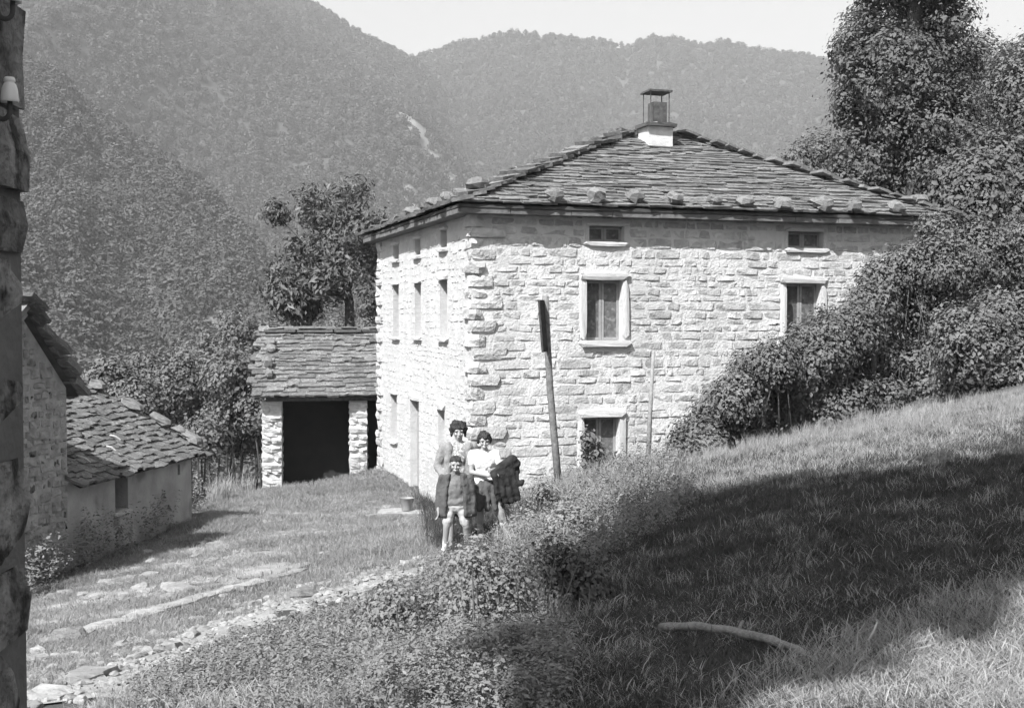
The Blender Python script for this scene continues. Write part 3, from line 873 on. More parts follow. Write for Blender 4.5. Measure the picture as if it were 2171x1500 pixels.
# ================================================================== SHED
SA = R(7)
SU = Vector((math.cos(SA), math.sin(SA), 0)); SV = Vector((-SU.y, SU.x, 0))
s0 = at(553, 1035, 33.0)
def SF(px, py): q = hit(px, py, s0, SV); return (q - s0).dot(SU), q.z
shed = thing('shed', 'open-fronted stone shed with slab roof and two stone pillars beside the house', 'shed', (s0.x, s0.y, g(s0.x, s0.y)), rz=SA)
zev = SF(600, 851)[1]
ridge_back = 2.6
S0W = Vector((s0.x, s0.y, 0))
SHW = (S0W, SU, SV)
for (xa, xb, yb) in ((555, 598, 1036), (740, 779, 1016)):
    xl, zb_ = SF(xa, yb); xr_, _ = SF(xb, yb)
    pil = MB().box(((xl + xr_) / 2, .28, (zb_ - .4 + zev) / 2), (xr_ - xl - .03, .5, zev - zb_ + .4), wmat(SHW, 0, 0)).build('pillar', M['mortar'], shed)
    z = zb_ - .1
    kk = 0
    while z < zev - .02:
        h = min(random.uniform(.17, .26), zev - z)
        parts = [(xl, xr_)] if kk % 2 else [(xl, xl + (xr_ - xl) * random.uniform(.4, .6))]
        if len(parts) and kk % 2 == 0: parts.append((parts[0][1], xr_))
        for a, b in parts:
            o = random.uniform(.0, .04)
            piece('stone', 'block', M['quoin'], wmat(SHW, (a + b) / 2, z + h / 2, .27 - o / 2, (b - a + .02, .56 + o, h - .015)), pil)
        z += h; kk += 1
xL = SF(550, 850)[0]; xR = SF(553, 850)[0] + 5.6
gzs = -5.1
# side wall; near-black back wall and added ceiling, panel stand for inside shade
MB().box((xL + .2, 2.4, (zev + gzs) / 2), (.3, 4.4, zev - gzs), wmat(SHW, 0, 0)).build('side_wall', M['mortar'], shed)
MB().box(((xL + xR) / 2 + .3, 2.6, zev - .12), (xR - xL - .5, 3.6, .1), wmat(SHW, 0, 0)).build('shade_ceiling', M['void'], shed)
MB().box(((xL + xR) / 2 + .3, 1.35, (zev + gzs) / 2 - .1), (xR - xL - .45, .08, zev - gzs - .2), wmat(SHW, 0, 0)).build('shade_panel', M['void'], shed)
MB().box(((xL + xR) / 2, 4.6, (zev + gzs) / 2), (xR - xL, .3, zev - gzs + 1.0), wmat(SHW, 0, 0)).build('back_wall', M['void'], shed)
MB().box(((xL + xR) / 2 + .05, .3, zev + .07), (xR - xL - .2, .3, .14), wmat(SHW, 0, 0)).build('lintel_beam', M['oldwood'], shed)
zr = hit(600, 708, s0 + SV * ridge_back, SV).z
e0 = S0W + SU * (xL - .08) - SV * .25; e0.z = zev + .12
spn = math.hypot(ridge_back + .25, zr - e0.z)
Sd = (SV * (ridge_back + .25) + Vector((0, 0, zr - e0.z))).normalized(); Sn = SU.cross(Sd)
e1 = e0 + SU * (xR - xL + .2)
top0 = e0 + Sd * spn; top1 = e1 + Sd * spn
bk0 = e0 + SV * (5.1); bk1 = e1 + SV * 5.1
sr = obj('roof', mesh('roof', [e0, e1, top1, top0, bk0, bk1], [(0, 1, 2, 3), (3, 2, 5, 4)], M['deck']), shed)
print('shed slabs', slab_rows(e0, SU, Sd, Sn, spn, lambda s: (0, xR - xL - 1.2), sr, M['slab'], seed=41, ds=.21, ln=.4, wr=(.24, .5)))
jb = MB()
Sd2 = (top0 - bk0).normalized()
slab_rows(bk1, -SU, Sd2, (-SU).cross(Sd2), (top0 - bk0).length, lambda s: (0, xR - xL), sr, M['slab'], seed=42, join=jb)
jb.build('far_slabs', M['slab_j'], sr, attr=True, kind='stuff')
x = 0
while x < 5:
    w = random.uniform(.6, 1.1)
    piece('ridge_slab', 'slab', M['slab'], frame(top0 + SU * (x + w / 2) + Vector((0, 0, .1)), SU, SV, (0, 0, 1), (w * .98, .5, .07)), sr); x += w
for k, (px, py, w, h) in enumerate(((572, 726, 24, 11), (574, 740, 22, 12), (569, 770, 18, 22), (571, 793, 16, 18))):
    P = hit(px, py + h * .3, e0 + Sn * .12, Sn); sc_ = FPX / P.y
    o = piece('weight_stone', 'rock', M['rock'], frame(P + Sn * h / sc_ * .45, SU, Sd, Sn, (w / sc_, .3, h / sc_ * 1.1)))
    tag(o, ['flat weight stone nearest the ridge on the shed roof', 'dark weight stone just below the topmost one on the shed roof', 'large pale weight stone halfway down the shed roof', 'lowest weight stone on the left end of the shed roof'][k], 'stone', 'weight stones on the shed roof')

# ================================================================== LOW FARM BUILDING (taller barn + lean-to)
BU = Vector((math.sin(R(10.5)), math.cos(R(10.5)), 0))      # along the wall, away from camera
BN = Vector((BU.y, -BU.x, 0))                                 # outwards, to the path
bR = at(405, 1000, 22.9)
bR.z = 0
def BF(px, py): q = hit(px, py, bR, BN); return (q - bR).dot(BU), q.z
BW = (bR, BU, -BN)                                            # x positive beyond the far end
xa = BF(142, 1000)[0]; xb0 = BF(-60, 900)[0]
ze_ = BF(405, 958)[1]; zc = BF(142, 1022)[1]
zB = -5.3
lean = thing('lean_to', 'low plastered lean-to with slab roof below the path', 'outbuilding', (bR.x, bR.y, zB), rz=math.atan2(BU.y, BU.x))
w1 = BF(243, 1003); w2 = BF(271, 1076); s1 = BF(376, 985); s2 = BF(381, 1005)
hl = [(w1[0], w2[1], w2[0], w1[1]), (s1[0], s2[1], s2[0], s1[1])]
zl = (ze_ + zc) / 2
lw = wall_sheet((bR + BU * xa, BU, -BN), -xa, zB, zl, [(a - xa, b, c - xa, d) for a, b, c, d in hl], 'wall', M['oldplaster'], lean)
for h in hl:
    MB().box(((h[0] + h[2]) / 2, .25, (h[1] + h[3]) / 2), (h[2] - h[0], .02, h[3] - h[1]), wmat(BW, 0, 0)).build('window', M['void'], lean)
dress_h = hl[0]
piece('sill', 'block', M['dress'], wmat(BW, (dress_h[0] + dress_h[2]) / 2, dress_h[1] - .05, 0, (dress_h[2] - dress_h[0] + .2, .1, .08)), lw)
ew = [bR - BN * d + Vector((0, 0, z)) for d, z in ((0, zB), (3.3, zB), (3.3, zl - .14 + 3.3 * math.tan(R(27))), (0, zl - .08))]
obj('end_wall', mesh('end_wall', ew, [(0, 1, 2, 3)], M['oldplaster']), lean)
LS = R(27)
le0 = bR + BU * xa + BN * .22; le0.z = zl + .02 - .1
Ld = (-BN * math.cos(LS) + Vector((0, 0, math.sin(LS)))); Ln = BU.cross(Ld)
lspan = 3.6 / math.cos(LS)
lr = obj('roof', mesh('roof', [le0, le0 + BU * (-xa + .12), le0 + BU * (-xa + .12) + Ld * lspan, le0 + Ld * lspan], [(0, 1, 2, 3)], M['deck']), lean)
print('lean slabs', slab_rows(le0, BU, Ld, Ln, lspan, lambda s: (0, -xa + .14), lr, M['slab'], seed=51, ds=.18, ln=.34, wr=(.17, .31), th=.036, limit=300))
vs = [(200, 839, 34, 20), (270, 872, 50, 16), (325, 893, 44, 20), (388, 925, 46, 12), (365, 918, 36, 10)]
for k, (px, py, w, h) in enumerate(vs):
    P = le0 + BU * (-xa + .12) + Ld * 0; tq = (np.interp(px, [160, 420], [1, 0])) * 2.75 / math.cos(LS)
    P = P + Ld * tq + Ln * .14
    o = piece('weight_stone', 'rock', M['rock'], frame(P + Ln * .06, BU, Ld, Ln, (.26, w / FPX * P.y, .15)))
    tag(o, ['dark topmost edge stone on the lean-to roof', 'long pale edge stone high on the lean-to roof', 'pale block midway along the lean-to roof edge', 'lowest flat stone at the corner of the lean-to roof', 'second lowest stone on the lean-to roof edge'][k], 'stone', 'weight stones on the lean-to roof')
# loose sticks on that roof
for k, (a, b, c, d) in enumerate(((162, 965, 192, 980), (232, 922, 255, 932), (225, 945, 245, 955))):
    p, q = hit(a, b, le0 + Ln * .16, Ln), hit(c, d, le0 + Ln * .16, Ln)
    tag(MB().tube([p, (p + q) / 2 + Ln * .02, q], [.018, .022, .014], 6).build('stick', M['paleb']), ['long pale stick lying low on the lean-to roof', 'short pale stick higher on the lean-to roof', 'thin pale stick in the middle of the lean-to roof'][k], 'stick')
# barn
barn = thing('barn', 'taller rubble stone barn with dark slab verge at the near end of the lean-to', 'barn', (bR + BU * xa + Vector((0, 0, zB)))[:], rz=math.atan2(BU.y, BU.x))
zg = BF(142, 822)[1]; slope_b = math.tan(R(44))
BH = 1.2
xm = xa - BH
zm = zg + BH * slope_b
prof = [(xa, zB), (xa, zg), (xm, zm), (xm - BH, zg), (xm - BH, zB)]
mb = MB()
Vf = [bR + BU * x + Vector((0, 0, z)) for x, z in prof]; Vb_ = [v - BN * 6 for v in Vf]
mb.add([tuple(v) for v in Vf + Vb_], [(4, 3, 2, 1, 0), (5, 6, 7, 8, 9), (0, 1, 6, 5), (3, 4, 9, 8)])
bw = mb.build('wall', M['rubble'], barn, attr=True)
jb = MB()
cnt = 0
rr_ = random.Random(8)
for (x, z, w, h, q) in courses(xm - .2, xa - .02, zB + .2, zm, (.09, .19), (.1, .3), [], 61, gap=.03):
    if z > zg + (xa - x) * slope_b - .2: continue
    p = bR + BU * x; px, py = proj((p.x, p.y, z))
    mw = wmat(BW, x, z + rr_.uniform(-.05, .05), .02, (w * rr_.uniform(.6, 1.1), .03 + .04 * q, h * rr_.uniform(.6, 1.1)))
    if px > 30: piece('stone', 'stone', M['dim'] if q < .12 else M['barnst'], mw, bw); cnt += 1
print('barn stones', cnt)
for sgn in (1, -1):
    O = bR + BU * (xm + sgn * (BH + .2)) + BN * .1 + Vector((0, 0, zg - .2 * slope_b + .04))
    S = (-BU * sgn * math.cos(R(44)) + Vector((0, 0, math.sin(R(44))))); X = -BN * sgn
    if sgn < 0: O = O - BN * 6.3
    N_ = X.cross(S)
    ln_ = (BH + .22) / math.cos(R(44))
    br = obj('roof', mesh('roof', [O, O + X * 6.3, O + X * 6.3 + S * ln_, O + S * ln_], [(0, 1, 2, 3)], M['deck']), barn)
    if sgn > 0:
        print('barn slabs', slab_rows(O, X, S, N_, ln_, lambda s: (0, 2.2), br, M['slab'], seed=71, ds=.24, th=.075, wr=(.4, .7)))
        jb = MB(); slab_rows(O, X, S, N_, ln_, lambda s: (2.2, 6.3), br, M['slab'], seed=72, ds=.24, th=.075, join=jb, wr=(.4, .7))
    else:
        jb = MB(); slab_rows(O, X, S, N_, ln_, lambda s: (0, 6.3), br, M['slab'], seed=73, ds=.28, th=.07, join=jb, wr=(.4, .7))
    jb.build('far_slabs', M['slab_j'], br, attr=True, kind='stuff')

# ================================================================== NEAR STONE PIER (right at the photo's edge)
YF = 2.0
XC = at(60, 750, YF).x
pier = thing('stone_pier', 'dark rough stone pier cut off by the photo edge, carrying insulators', 'pier', (XC - .22, YF - .22, -1.8))
pz = .62
pw_ = MB().box((XC - .22, YF - .22, (pz - 2.0) / 2), (.425, .425, pz + 2.0)).build('core', M['dimmortar'], pier)
rr_ = random.Random(5)
z = -1.95; k = 0
while z < pz:
    h = rr_.uniform(.1, .22); o = rr_.uniform(-.005, .005)
    lean_x = .012 * z + .004
    cuts = [-.44, rr_.uniform(-.28, -.16), 0] if k % 2 else [-.44, 0]
    for q in range(len(cuts) - 1):
        a_, b_ = cuts[q], cuts[q + 1]
        piece('stone', 'ashlar', M['dim'], frame((XC - .22 + o + lean_x, YF + (a_ + b_) / 2 + o * .5, z + h / 2), (1, 0, 0), (0, 1, 0), (0, 0, 1), (.45 + rr_.uniform(-.008, .008), (b_ - a_) * 1.0, h - .01)), pw_)
    z += h; k += 1
def insulator(px, py, lb):
    p = at(px, py, (XC + .025) / ((px - CXP) / FPX))
    t = thing('insulator', lb, 'insulator', p[:], 'insulators on the stone pier')
    sc = .257
    prof = [(0, .075), (.028, .075), (.034, .06), (.034, .048), (.028, .042), (.036, .034), (.046, .005), (.055, -.065), (.052, -.078), (.03, -.07), (.02, -.05)]
    V = []; F = []; n = 20
    for r_i, z in prof:
        for k in range(n): V.append((p.x + sc * r_i * math.cos(6.2832 * k / n), p.y + sc * r_i * math.sin(6.2832 * k / n), p.z + sc * z))
    for i in range(len(prof) - 1):
        for k in range(n): F.append((i * n + k, (i + 1) * n + k, (i + 1) * n + (k + 1) % n, i * n + (k + 1) % n))
    obj('bell', mesh('bell', V, F, M['porcelain'], True), t)
    pts = [p + Vector((0, 0, -.06)) * sc, p + Vector((0, 0, -.13)) * sc]
    for a in range(1, 9):
        th = math.pi * a / 8
        pts.append(p + Vector((-.045 + .045 * math.cos(th), 0, -.13 - .05 * math.sin(th))) * sc)
    pts.append(Vector((XC - .05, p.y, pts[-1].z + .01)))
    MB().tube(pts, [.016 * sc] * len(pts), 8).build('bracket', M['metal'], t, True)
insulator(20, 190, 'white porcelain insulator on a hooked iron bracket on the dark pier')
insulator(26, -22, 'upper insulator bracket at the very top of the dark pier')

# ================================================================== UNSEEN TREE, ADDED AND SHAPED TO CAST THE PASTURE'S SHADE
tb = Vector((-3.0, -.8, g(-3.0, -.8)))
shade_caster = thing('shade_caster', 'unseen tree added behind the camera, crown shaped to shade the pasture', 'tree', tb[:])
SH = [(.95, 5.5), (1.05, 6.3), (1.1, 7.2), (1.2, 8.2), (1.3, 9.3), (1.4, 10.4), (1.55, 11.5), (1.9, 12.6), (2.5, 12.2), (3.0, 11.4), (3.6, 10.6), (4.3, 9.9), (5.1, 9.3), (5.8, 8.9), (4.8, 8.6), (3.9, 8.2), (3.1, 7.5), (2.4, 6.9), (1.7, 6.2), (1.2, 5.6), (1.7, 7.3), (2.2, 8.3), (2.2, 9.5), (2.3, 10.7), (3.0, 9.0), (3.2, 9.9), (4.0, 9.1)]
bl = []
for q, (x, y) in enumerate(SH):
    zz = 8.6 + (q % 3) * .5
    t = (zz - g(x, y)) / math.tan(SUN_EL)
    h2 = Vector((SUN_TO.x, SUN_TO.y, 0)).normalized()
    bl.append((x + h2.x * t, y + h2.y * t, zz, .66, .66, .5))
leaf_cloud('crown', bl, 42000, .3, M['tleaf'], shade_caster, 301, clump=.3, fill=.85)
mb = MB(); limb(mb, [tb - Vector((0, 0, .4)), tb + Vector((.1, 0, 3)), tb + Vector((.2, .1, 6)), tb + Vector((.4, .2, 9.5))], .3, .1, 9)
for b in bl[::3]: limb(mb, [tb + Vector((.15, 0, 5)), Vector(b[:3]) * .5 + (tb + Vector((.2, .1, 7.5))) * .5, Vector(b[:3])], .1, .03)
mb.build('trunk', M['bark'], shade_caster, True)

# ================================================================== TREES AND BUSHES
def tree_trunk(parent, base, top, r0, r1, limbs, seed=1, m=None):
    mb = MB(); r = random.Random(seed)
    base = Vector(base); top = Vector(top)
    pts = [base.lerp(top, t) + Vector((r.uniform(-.1, .1), r.uniform(-.1, .1), 0)) * (0 if t == 0 else 1) for t in (0, .3, .6, 1)]
    limb(mb, pts, r0, r1, 9)
    for e in limbs:
        e = Vector(e); s = base.lerp(top, r.uniform(.45, .95)); mid = s.lerp(e, .5) + Vector((r.uniform(-.2, .2), r.uniform(-.2, .2), r.uniform(0, .25)))
        limb(mb, [s, mid, e], r0 * .35, r0 * .08)
    return mb.build('trunk', m or M['bark'], parent, True)
# tall leafy tree behind the right end of the house
YT = 31.0
big = [(1940, -120, 110), (1945, -30, 105), (1915, 55, 95), (2000, 30, 60), (1835, 95, 58), (1800, 130, 42), (1890, 150, 90), (1975, 150, 85), (1860, 240, 85), (1960, 260, 100), (1840, 330, 70), (1920, 370, 100), (2010, 350, 90), (1795, 395, 55), (1880, 430, 80)]
B = [pblob(x, y, r, YT + (k % 3) * .8) for k, (x, y, r) in enumerate(big)]
bx = at(1935, 520, YT); gb = g(bx.x, bx.y)
t = thing('leafy_tree', 'tall dense leafy tree rising above the right end of the house roof', 'tree', (bx.x, bx.y, gb))
leaf_cloud('crown', B, 95000, .095, M['tleaf'], t, 401, clump=.33, per=85)
tree_trunk(t, (bx.x, bx.y, gb - .3), (bx.x, bx.y, at(1935, -80, YT).z), .28, .08, [b[:3] for b in B[:12]], 3)
# rounder trees on the rise beyond it
for k, (lb, Yd, bs, n) in enumerate((
    ('paler tree on the rise behind the tall leafy tree, against the sky', 44, [(2075, 140, 55), (2110, 210, 70), (2060, 250, 60), (2140, 160, 50), (2120, 290, 70)], 15000),
    ('pale rounded tree at the right photo edge above the thicket', 38, [(2180, 200, 85), (2200, 320, 90), (2150, 400, 60), (2200, 130, 50)], 14000),
    ('dark shrubby tree between the tall leafy tree and the right photo edge', 28, [(2060, 420, 75), (2110, 360, 60), (2130, 470, 80), (2040, 480, 60), (2180, 440, 70)], 15000),
    ('wispy pale bush just behind the right slope of the house roof', 37, [(1700, 350, 38), (1745, 330, 42), (1660, 375, 24), (1760, 385, 40), (1720, 395, 36)], 6000))):
    B = [pblob(x, y, r, Yd + (q % 2) * .6) for q, (x, y, r) in enumerate(bs)]
    bx = at(np.mean([b[0] for b in bs]), 450, Yd); gb = g(bx.x, bx.y)
    t = thing('bush' if k == 3 else 'tree', lb, 'bush' if k == 3 else 'tree', (bx.x, bx.y, gb))
    leaf_cloud('crown', B, int(n * 2.2), .115 if k != 3 else .085, M['bleaf'] if k in (0, 1, 3) else M['tleaf'], t, 410 + k, clump=.45 if k != 3 else .3)
    tree_trunk(t, (bx.x, bx.y, gb - .3), (bx.x, bx.y, B[0][2]), .14 if k != 3 else .05, .04, [b[:3] for b in B], 6 + k)
# bramble thicket in front of the house: several bushes grown together
bram = [
 ('low bramble bush at the left tip of the thicket by the house wall', 21.0, [(1452, 955, 26), (1480, 925, 36), (1515, 890, 40), (1500, 945, 34), (1545, 935, 36)], 9000),
 ('bramble bush around the leaning white stake', 21.0, [(1560, 850, 48), (1600, 800, 46), (1620, 880, 55), (1640, 770, 40), (1590, 930, 40), (1660, 920, 50)], 14000),
 ('bramble bush below the right upper-floor window of the house', 21.4, [(1700, 775, 50), (1700, 840, 60), (1695, 725, 28), (1755, 735, 48), (1740, 880, 60), (1745, 690, 22)], 14000),
 ('bramble bush around the grey stake at the house end', 21.8, [(1810, 700, 50), (1850, 650, 46), (1830, 760, 70), (1790, 850, 60), (1860, 850, 60), (1880, 590, 45)], 15000),
 ('tall thicket bush covering the right corner of the house', 22.6, [(1940, 570, 45), (1960, 640, 70), (1930, 720, 70), (2010, 560, 60), (1990, 500, 40), (2050, 620, 70), (1970, 800, 75)], 17000),
 ('thicket bush at the right photo edge, lower part', 19.0, [(2060, 730, 75), (2130, 690, 70), (2060, 810, 70), (2140, 790, 70), (2190, 730, 70)], 13000),
 ('thicket bush at the right photo edge, upper part below the trees', 23.0, [(2080, 540, 65), (2140, 570, 75), (2110, 640, 70), (2190, 530, 70), (2190, 630, 70)], 13000)]
for k, (lb, Yd, bs, n) in enumerate(bram):
    B = [pblob(x, y, r, Yd + (q % 3 - 1) * .5) for q, (x, y, r) in enumerate(bs)]
    bx = at(np.mean([b[0] for b in bs]), 900, Yd); gb = g(bx.x, bx.y)
    t = thing('bramble_bush', lb, 'bush', (bx.x, bx.y, gb), 'brambles in front of the house')
    leaf_cloud('foliage', B, int(n * 2.9), .06, M['leaf'], t, 430 + k, clump=.21, per=62, fill=.3)
    mb = MB(); r = random.Random(k)
    for b in B:
        for q in range(3):
            e = Vector(b[:3]) + Vector((r.uniform(-.8, .8) * b[3], -.3, b[5] * r.uniform(.3, 1.25)))
            s = Vector((b[0] + r.uniform(-.4, .4), b[1], g(b[0], b[1]) - .1))
            limb(mb, [s, s.lerp(e, .5) + Vector((r.uniform(-.15, .15), 0, .1)), e], .018, .006, 5)
    mb.build('canes', M['bark'], t, True)
# fruit tree behind the shed, with a second leaning stem
YW = 38.0
fb = [(735, 420, 52), (755, 400, 28), (690, 455, 52), (640, 450, 34), (590, 450, 26), (572, 447, 14), (765, 480, 60), (700, 530, 62), (630, 540, 52), (600, 590, 42), (575, 620, 26), (660, 590, 48), (740, 570, 60), (790, 560, 50), (800, 500, 42), (815, 465, 24), (630, 640, 40), (665, 660, 22), (790, 640, 36), (705, 620, 30), (650, 415, 18)]
B = [pblob(x, y, r * .72, YW + (k % 3 - 1) * .7) for k, (x, y, r) in enumerate(fb)]
bx = at(742, 790, YW); gb = g(bx.x, bx.y)
t = thing('fruit_tree', 'dark spreading fruit tree with forked trunk behind the shed', 'tree', (bx.x, bx.y, gb))
leaf_cloud('crown', B, 11000, .155, M['fleaf'], t, 450, clump=.3, per=26, fill=.12, aspect=.4, upb=.15)
mb = MB()
w_ = lambda x, y, dy=0: at(x, y, YW + dy)
limb(mb, [Vector((bx.x, bx.y, gb - .3)), w_(741, 700), w_(740, 640), w_(733, 600)], .19, .13, 9)
limb(mb, [w_(735, 605), w_(718, 560), w_(700, 510), w_(715, 440)], .11, .03)
limb(mb, [w_(737, 615), w_(755, 575), w_(775, 520), w_(780, 480)], .1, .03)
limb(mb, [w_(738, 640), w_(700, 605), w_(670, 625), w_(640, 600)], .07, .03)
limb(mb, [w_(700, 530), w_(650, 520), w_(610, 480), w_(572, 448)], .05, .015); limb(mb, [w_(715, 480), w_(680, 450), w_(645, 430)], .04, .015)
limb(mb, [w_(735, 600), w_(690, 570), w_(620, 580)], .05, .02)
mb.build('trunk', M['bark'], t, True)
b2 = at(655, 790, YW - .5)
t2 = thing('young_tree', 'slim bent young tree left of the forked fruit tree trunk behind the shed', 'tree', (b2.x, b2.y, g(b2.x, b2.y)))
mb = MB(); limb(mb, [Vector((b2.x, b2.y, g(b2.x, b2.y) - .3)), w_(655, 700, -.5), w_(658, 655, -.5), w_(690, 622, -.5), w_(720, 600, -.5)], .1, .04)
mb.build('trunk', M['bark'], t2, True)
leaf_cloud('crown', [pblob(x, y, r, YW - .5) for x, y, r in ((640, 655, 30), (620, 620, 34), (690, 600, 26), (600, 650, 20))], 1800, .22, M['fleaf'], t2, 452, clump=.3, aspect=.4)
# bushes beyond the lean-to
lbush = [
 ('rounded bush behind the upper edge of the lean-to roof', 36, [(225, 800, 34), (262, 815, 42), (305, 800, 46), (290, 850, 50), (345, 850, 50)], 8000),
 ('leafy bush in the middle of the row behind the lean-to roof', 37, [(380, 810, 46), (420, 800, 48), (400, 860, 50), (370, 900, 46), (440, 850, 46)], 8000),
 ('dark leafy bush beside the left pillar of the shed', 36, [(480, 800, 48), (520, 790, 44), (500, 850, 50), (535, 870, 40), (470, 890, 48), (520, 920, 40), (440, 925, 40), (548, 830, 30)], 11000),
 ('pale scrubby bush on the slope left of the shed roof', 48, [(470, 745, 50), (530, 740, 50), (410, 770, 46), (500, 700, 34), (560, 720, 40)], 7000),
 ('scrubby bush right behind the shed roof by the house', 50, [(785, 700, 26), (720, 715, 30), (610, 715, 34)], 2600)]
for k, (lb, Yd, bs, n) in enumerate(lbush):
    B = [pblob(x, y, r, Yd + (q % 3 - 1) * .7) for q, (x, y, r) in enumerate(bs)]
    bx = at(np.mean([b[0] for b in bs]), 950, Yd); gb = g(bx.x, bx.y)
    t = thing('bush', lb, 'bush', (bx.x, bx.y, gb), 'bushes beyond the farm buildings')
    leaf_cloud('foliage', B, int(n * 2.4), .105, M['bleaf'], t, 470 + k, clump=.34, per=40, fill=.3)
    mb = MB(); r = random.Random(k + 20)
    for b in B:
        s = Vector((b[0] + r.uniform(-.3, .3), b[1], g(b[0], b[1]) - .1)); limb(mb, [s, s.lerp(Vector(b[:3]), .6), Vector(b[:3])], .04, .01, 5)
    mb.build('stems', M['bark'], t, True)

# ================================================================== POSTS, BUCKET, PLANK, BRANCH
def pole(name, lb, cat, pts, r0, r1, m, n=9):
    pts = [Vector(p) for p in pts]
    t = thing(name, lb, cat, (pts[0].x, pts[0].y, g(pts[0].x, pts[0].y)))
    mb = MB(); limb(mb, pts, r0, r1, n); mb.build('pole', m, t, True)
    return t
YP = 17.2
pb = on_ground(1185, 1045); YP = max(15.5, min(pb.y, 19)); 
P0 = at(1188, 1060, YP); P0.z = min(P0.z, g(P0.x, P0.y) - .2)
t = pole('post', 'tall crooked wooden post with an edge-on board in front of the house', 'post', [P0, at(1176, 940, YP), at(1166, 830, YP), at(1161, 740, YP), at(1156, 627, YP)], .062, .052, M['oldwood'])
bt, bb = at(1149, 636, YP - .12), at(1157, 745, YP - .12)
ax = (bt - bb).normalized(); sd = Vector((.25, .97, 0)); sd = (sd - ax * sd.dot(ax)).normalized(); nn = ax.cross(sd)
MB().box((0, 0, 0), (.032, .5, (bt - bb).length), frame((bt + bb) / 2, nn, sd, ax)).build('board', M['darkwood'], t)
YQ = 22.5
q0 = at(1373, 990, YQ); q0.z = min(q0.z, g(q0.x, q0.y) - .1)
pole('stake', 'thin straight stake standing against the front wall of the house', 'stake', [q0, at(1378, 870, YQ), at(1385, 745, YQ)], .055, .03, M['midwood'])
q0 = at(1604, 900, 20.9); q0.z = g(q0.x, q0.y) - .1
pole('stake', 'leaning white stake sticking out of the brambles', 'stake', [q0, at(1632, 800, 20.6), at(1645, 750, 20.4), at(1658, 705, 20.3)], .05, .045, M['paleb'])
q0 = at(1853, 800, 21.6); q0.z = g(q0.x, q0.y) - .1
pole('stake', 'grey upright stake half hidden in the brambles near the house end', 'stake', [q0, at(1851, 700, 21.3), at(1849, 640, 21.2)], .05, .04, M['oldwood'])
# stone step and bucket by the side door
dp = OL - Vv * (so['door'][0] + so['door'][2]) / 2 - U * .75
sb = at(862, 1062, 25.6); sb.z = g(sb.x, sb.y)
step = piece('stone_slab', 'slab', M['pave'], frame((sb.x - .15, sb.y, sb.z + .06), (1, 0, 0), (0, 1, 0), (0, 0, 1), (.95, .6, .13)))
tag(step, 'flat pale stone slab on the grass in front of the side door', 'slab')
bk = thing('bucket', 'grey metal bucket standing on the stone slab by the side door', 'bucket', (sb.x, sb.y, sb.z + .12))
V = []; F = []; n = 20
prof = [(.11, 0), (.15, .27), (.157, .275), (.148, .27), (.108, .02), (0, .02)]
for r_i, z in prof:
    for k in range(n): V.append((sb.x + r_i * math.cos(6.2832 * k / n), sb.y + r_i * math.sin(6.2832 * k / n), sb.z + .125 + z))
for i in range(len(prof) - 1):
    for k in range(n): F.append((i * n + k, i * n + (k + 1) % n, (i + 1) * n + (k + 1) % n, (i + 1) * n + k))
obj('pail', mesh('pail', V, F, M['tin'], True), bk)
MB().tube([(sb.x + .15 * math.cos(a), sb.y - .02 - .05 * math.sin(a), sb.z + .39 - .16 * math.sin(a)) for a in np.linspace(0, math.pi, 9)], [.006] * 9, 6).build('handle', M['metal'], bk, True)
# fallen branch and twigs on the shaded pasture
gp = lambda px, py, up=.04: (lambda p: Vector((p.x, p.y, p.z + up)))(on_ground(px, py))
pts = [gp(1402, 1368, .08), gp(1470, 1370, .1), gp(1545, 1380, .1), gp(1620, 1400, .09), gp(1690, 1420, .08), gp(1725, 1424, .04)]
fine = []
for a_, b_ in zip(pts[:-1], pts[1:]): fine += [a_.lerp(b_, f) + Vector((0, 0, random.uniform(-.004, .004))) for f in (0, .25, .5, .75)]
fine.append(pts[-1]); mb = MB(); mb.tube(fine, [(.024 - .009 * i / len(fine)) * random.uniform(.88, 1.12) for i in range(len(fine))], 10)
limb(mb, [fine[9], fine[9] + Vector((.03, .02, .05))], .012, .008, 6)
br_ = mb.build('branch', M['log'], None, True); tag(br_, 'thick bare curved branch lying on the shaded grass', 'branch')
for k, (pp, lb) in enumerate((([(1815, 1392, .03), (1838, 1362, .09), (1852, 1338, .17), (1859, 1318, .26)], 'thin pale twig standing up from the grass right of the branch'), ([(1585, 1487, .02), (1593, 1465, .07), (1604, 1448, .1)], 'short thin twig in the grass at the bottom edge'), ([(1400, 1443, .03), (1415, 1462, .04), (1432, 1485, .03)], 'thin pale straw stalk lying below the curved branch'))):
    b0 = on_ground(pp[0][0], pp[0][1]); pts = [b0] + [Vector(tuple(at(x, y, b0.y))) for x, y, _ in pp[1:]]
    o = MB().tube(pts, [.006] * (len(pts) - 1) + [.003], 6).build('twig', M['paleb'], None, True); tag(o, lb, 'twig')

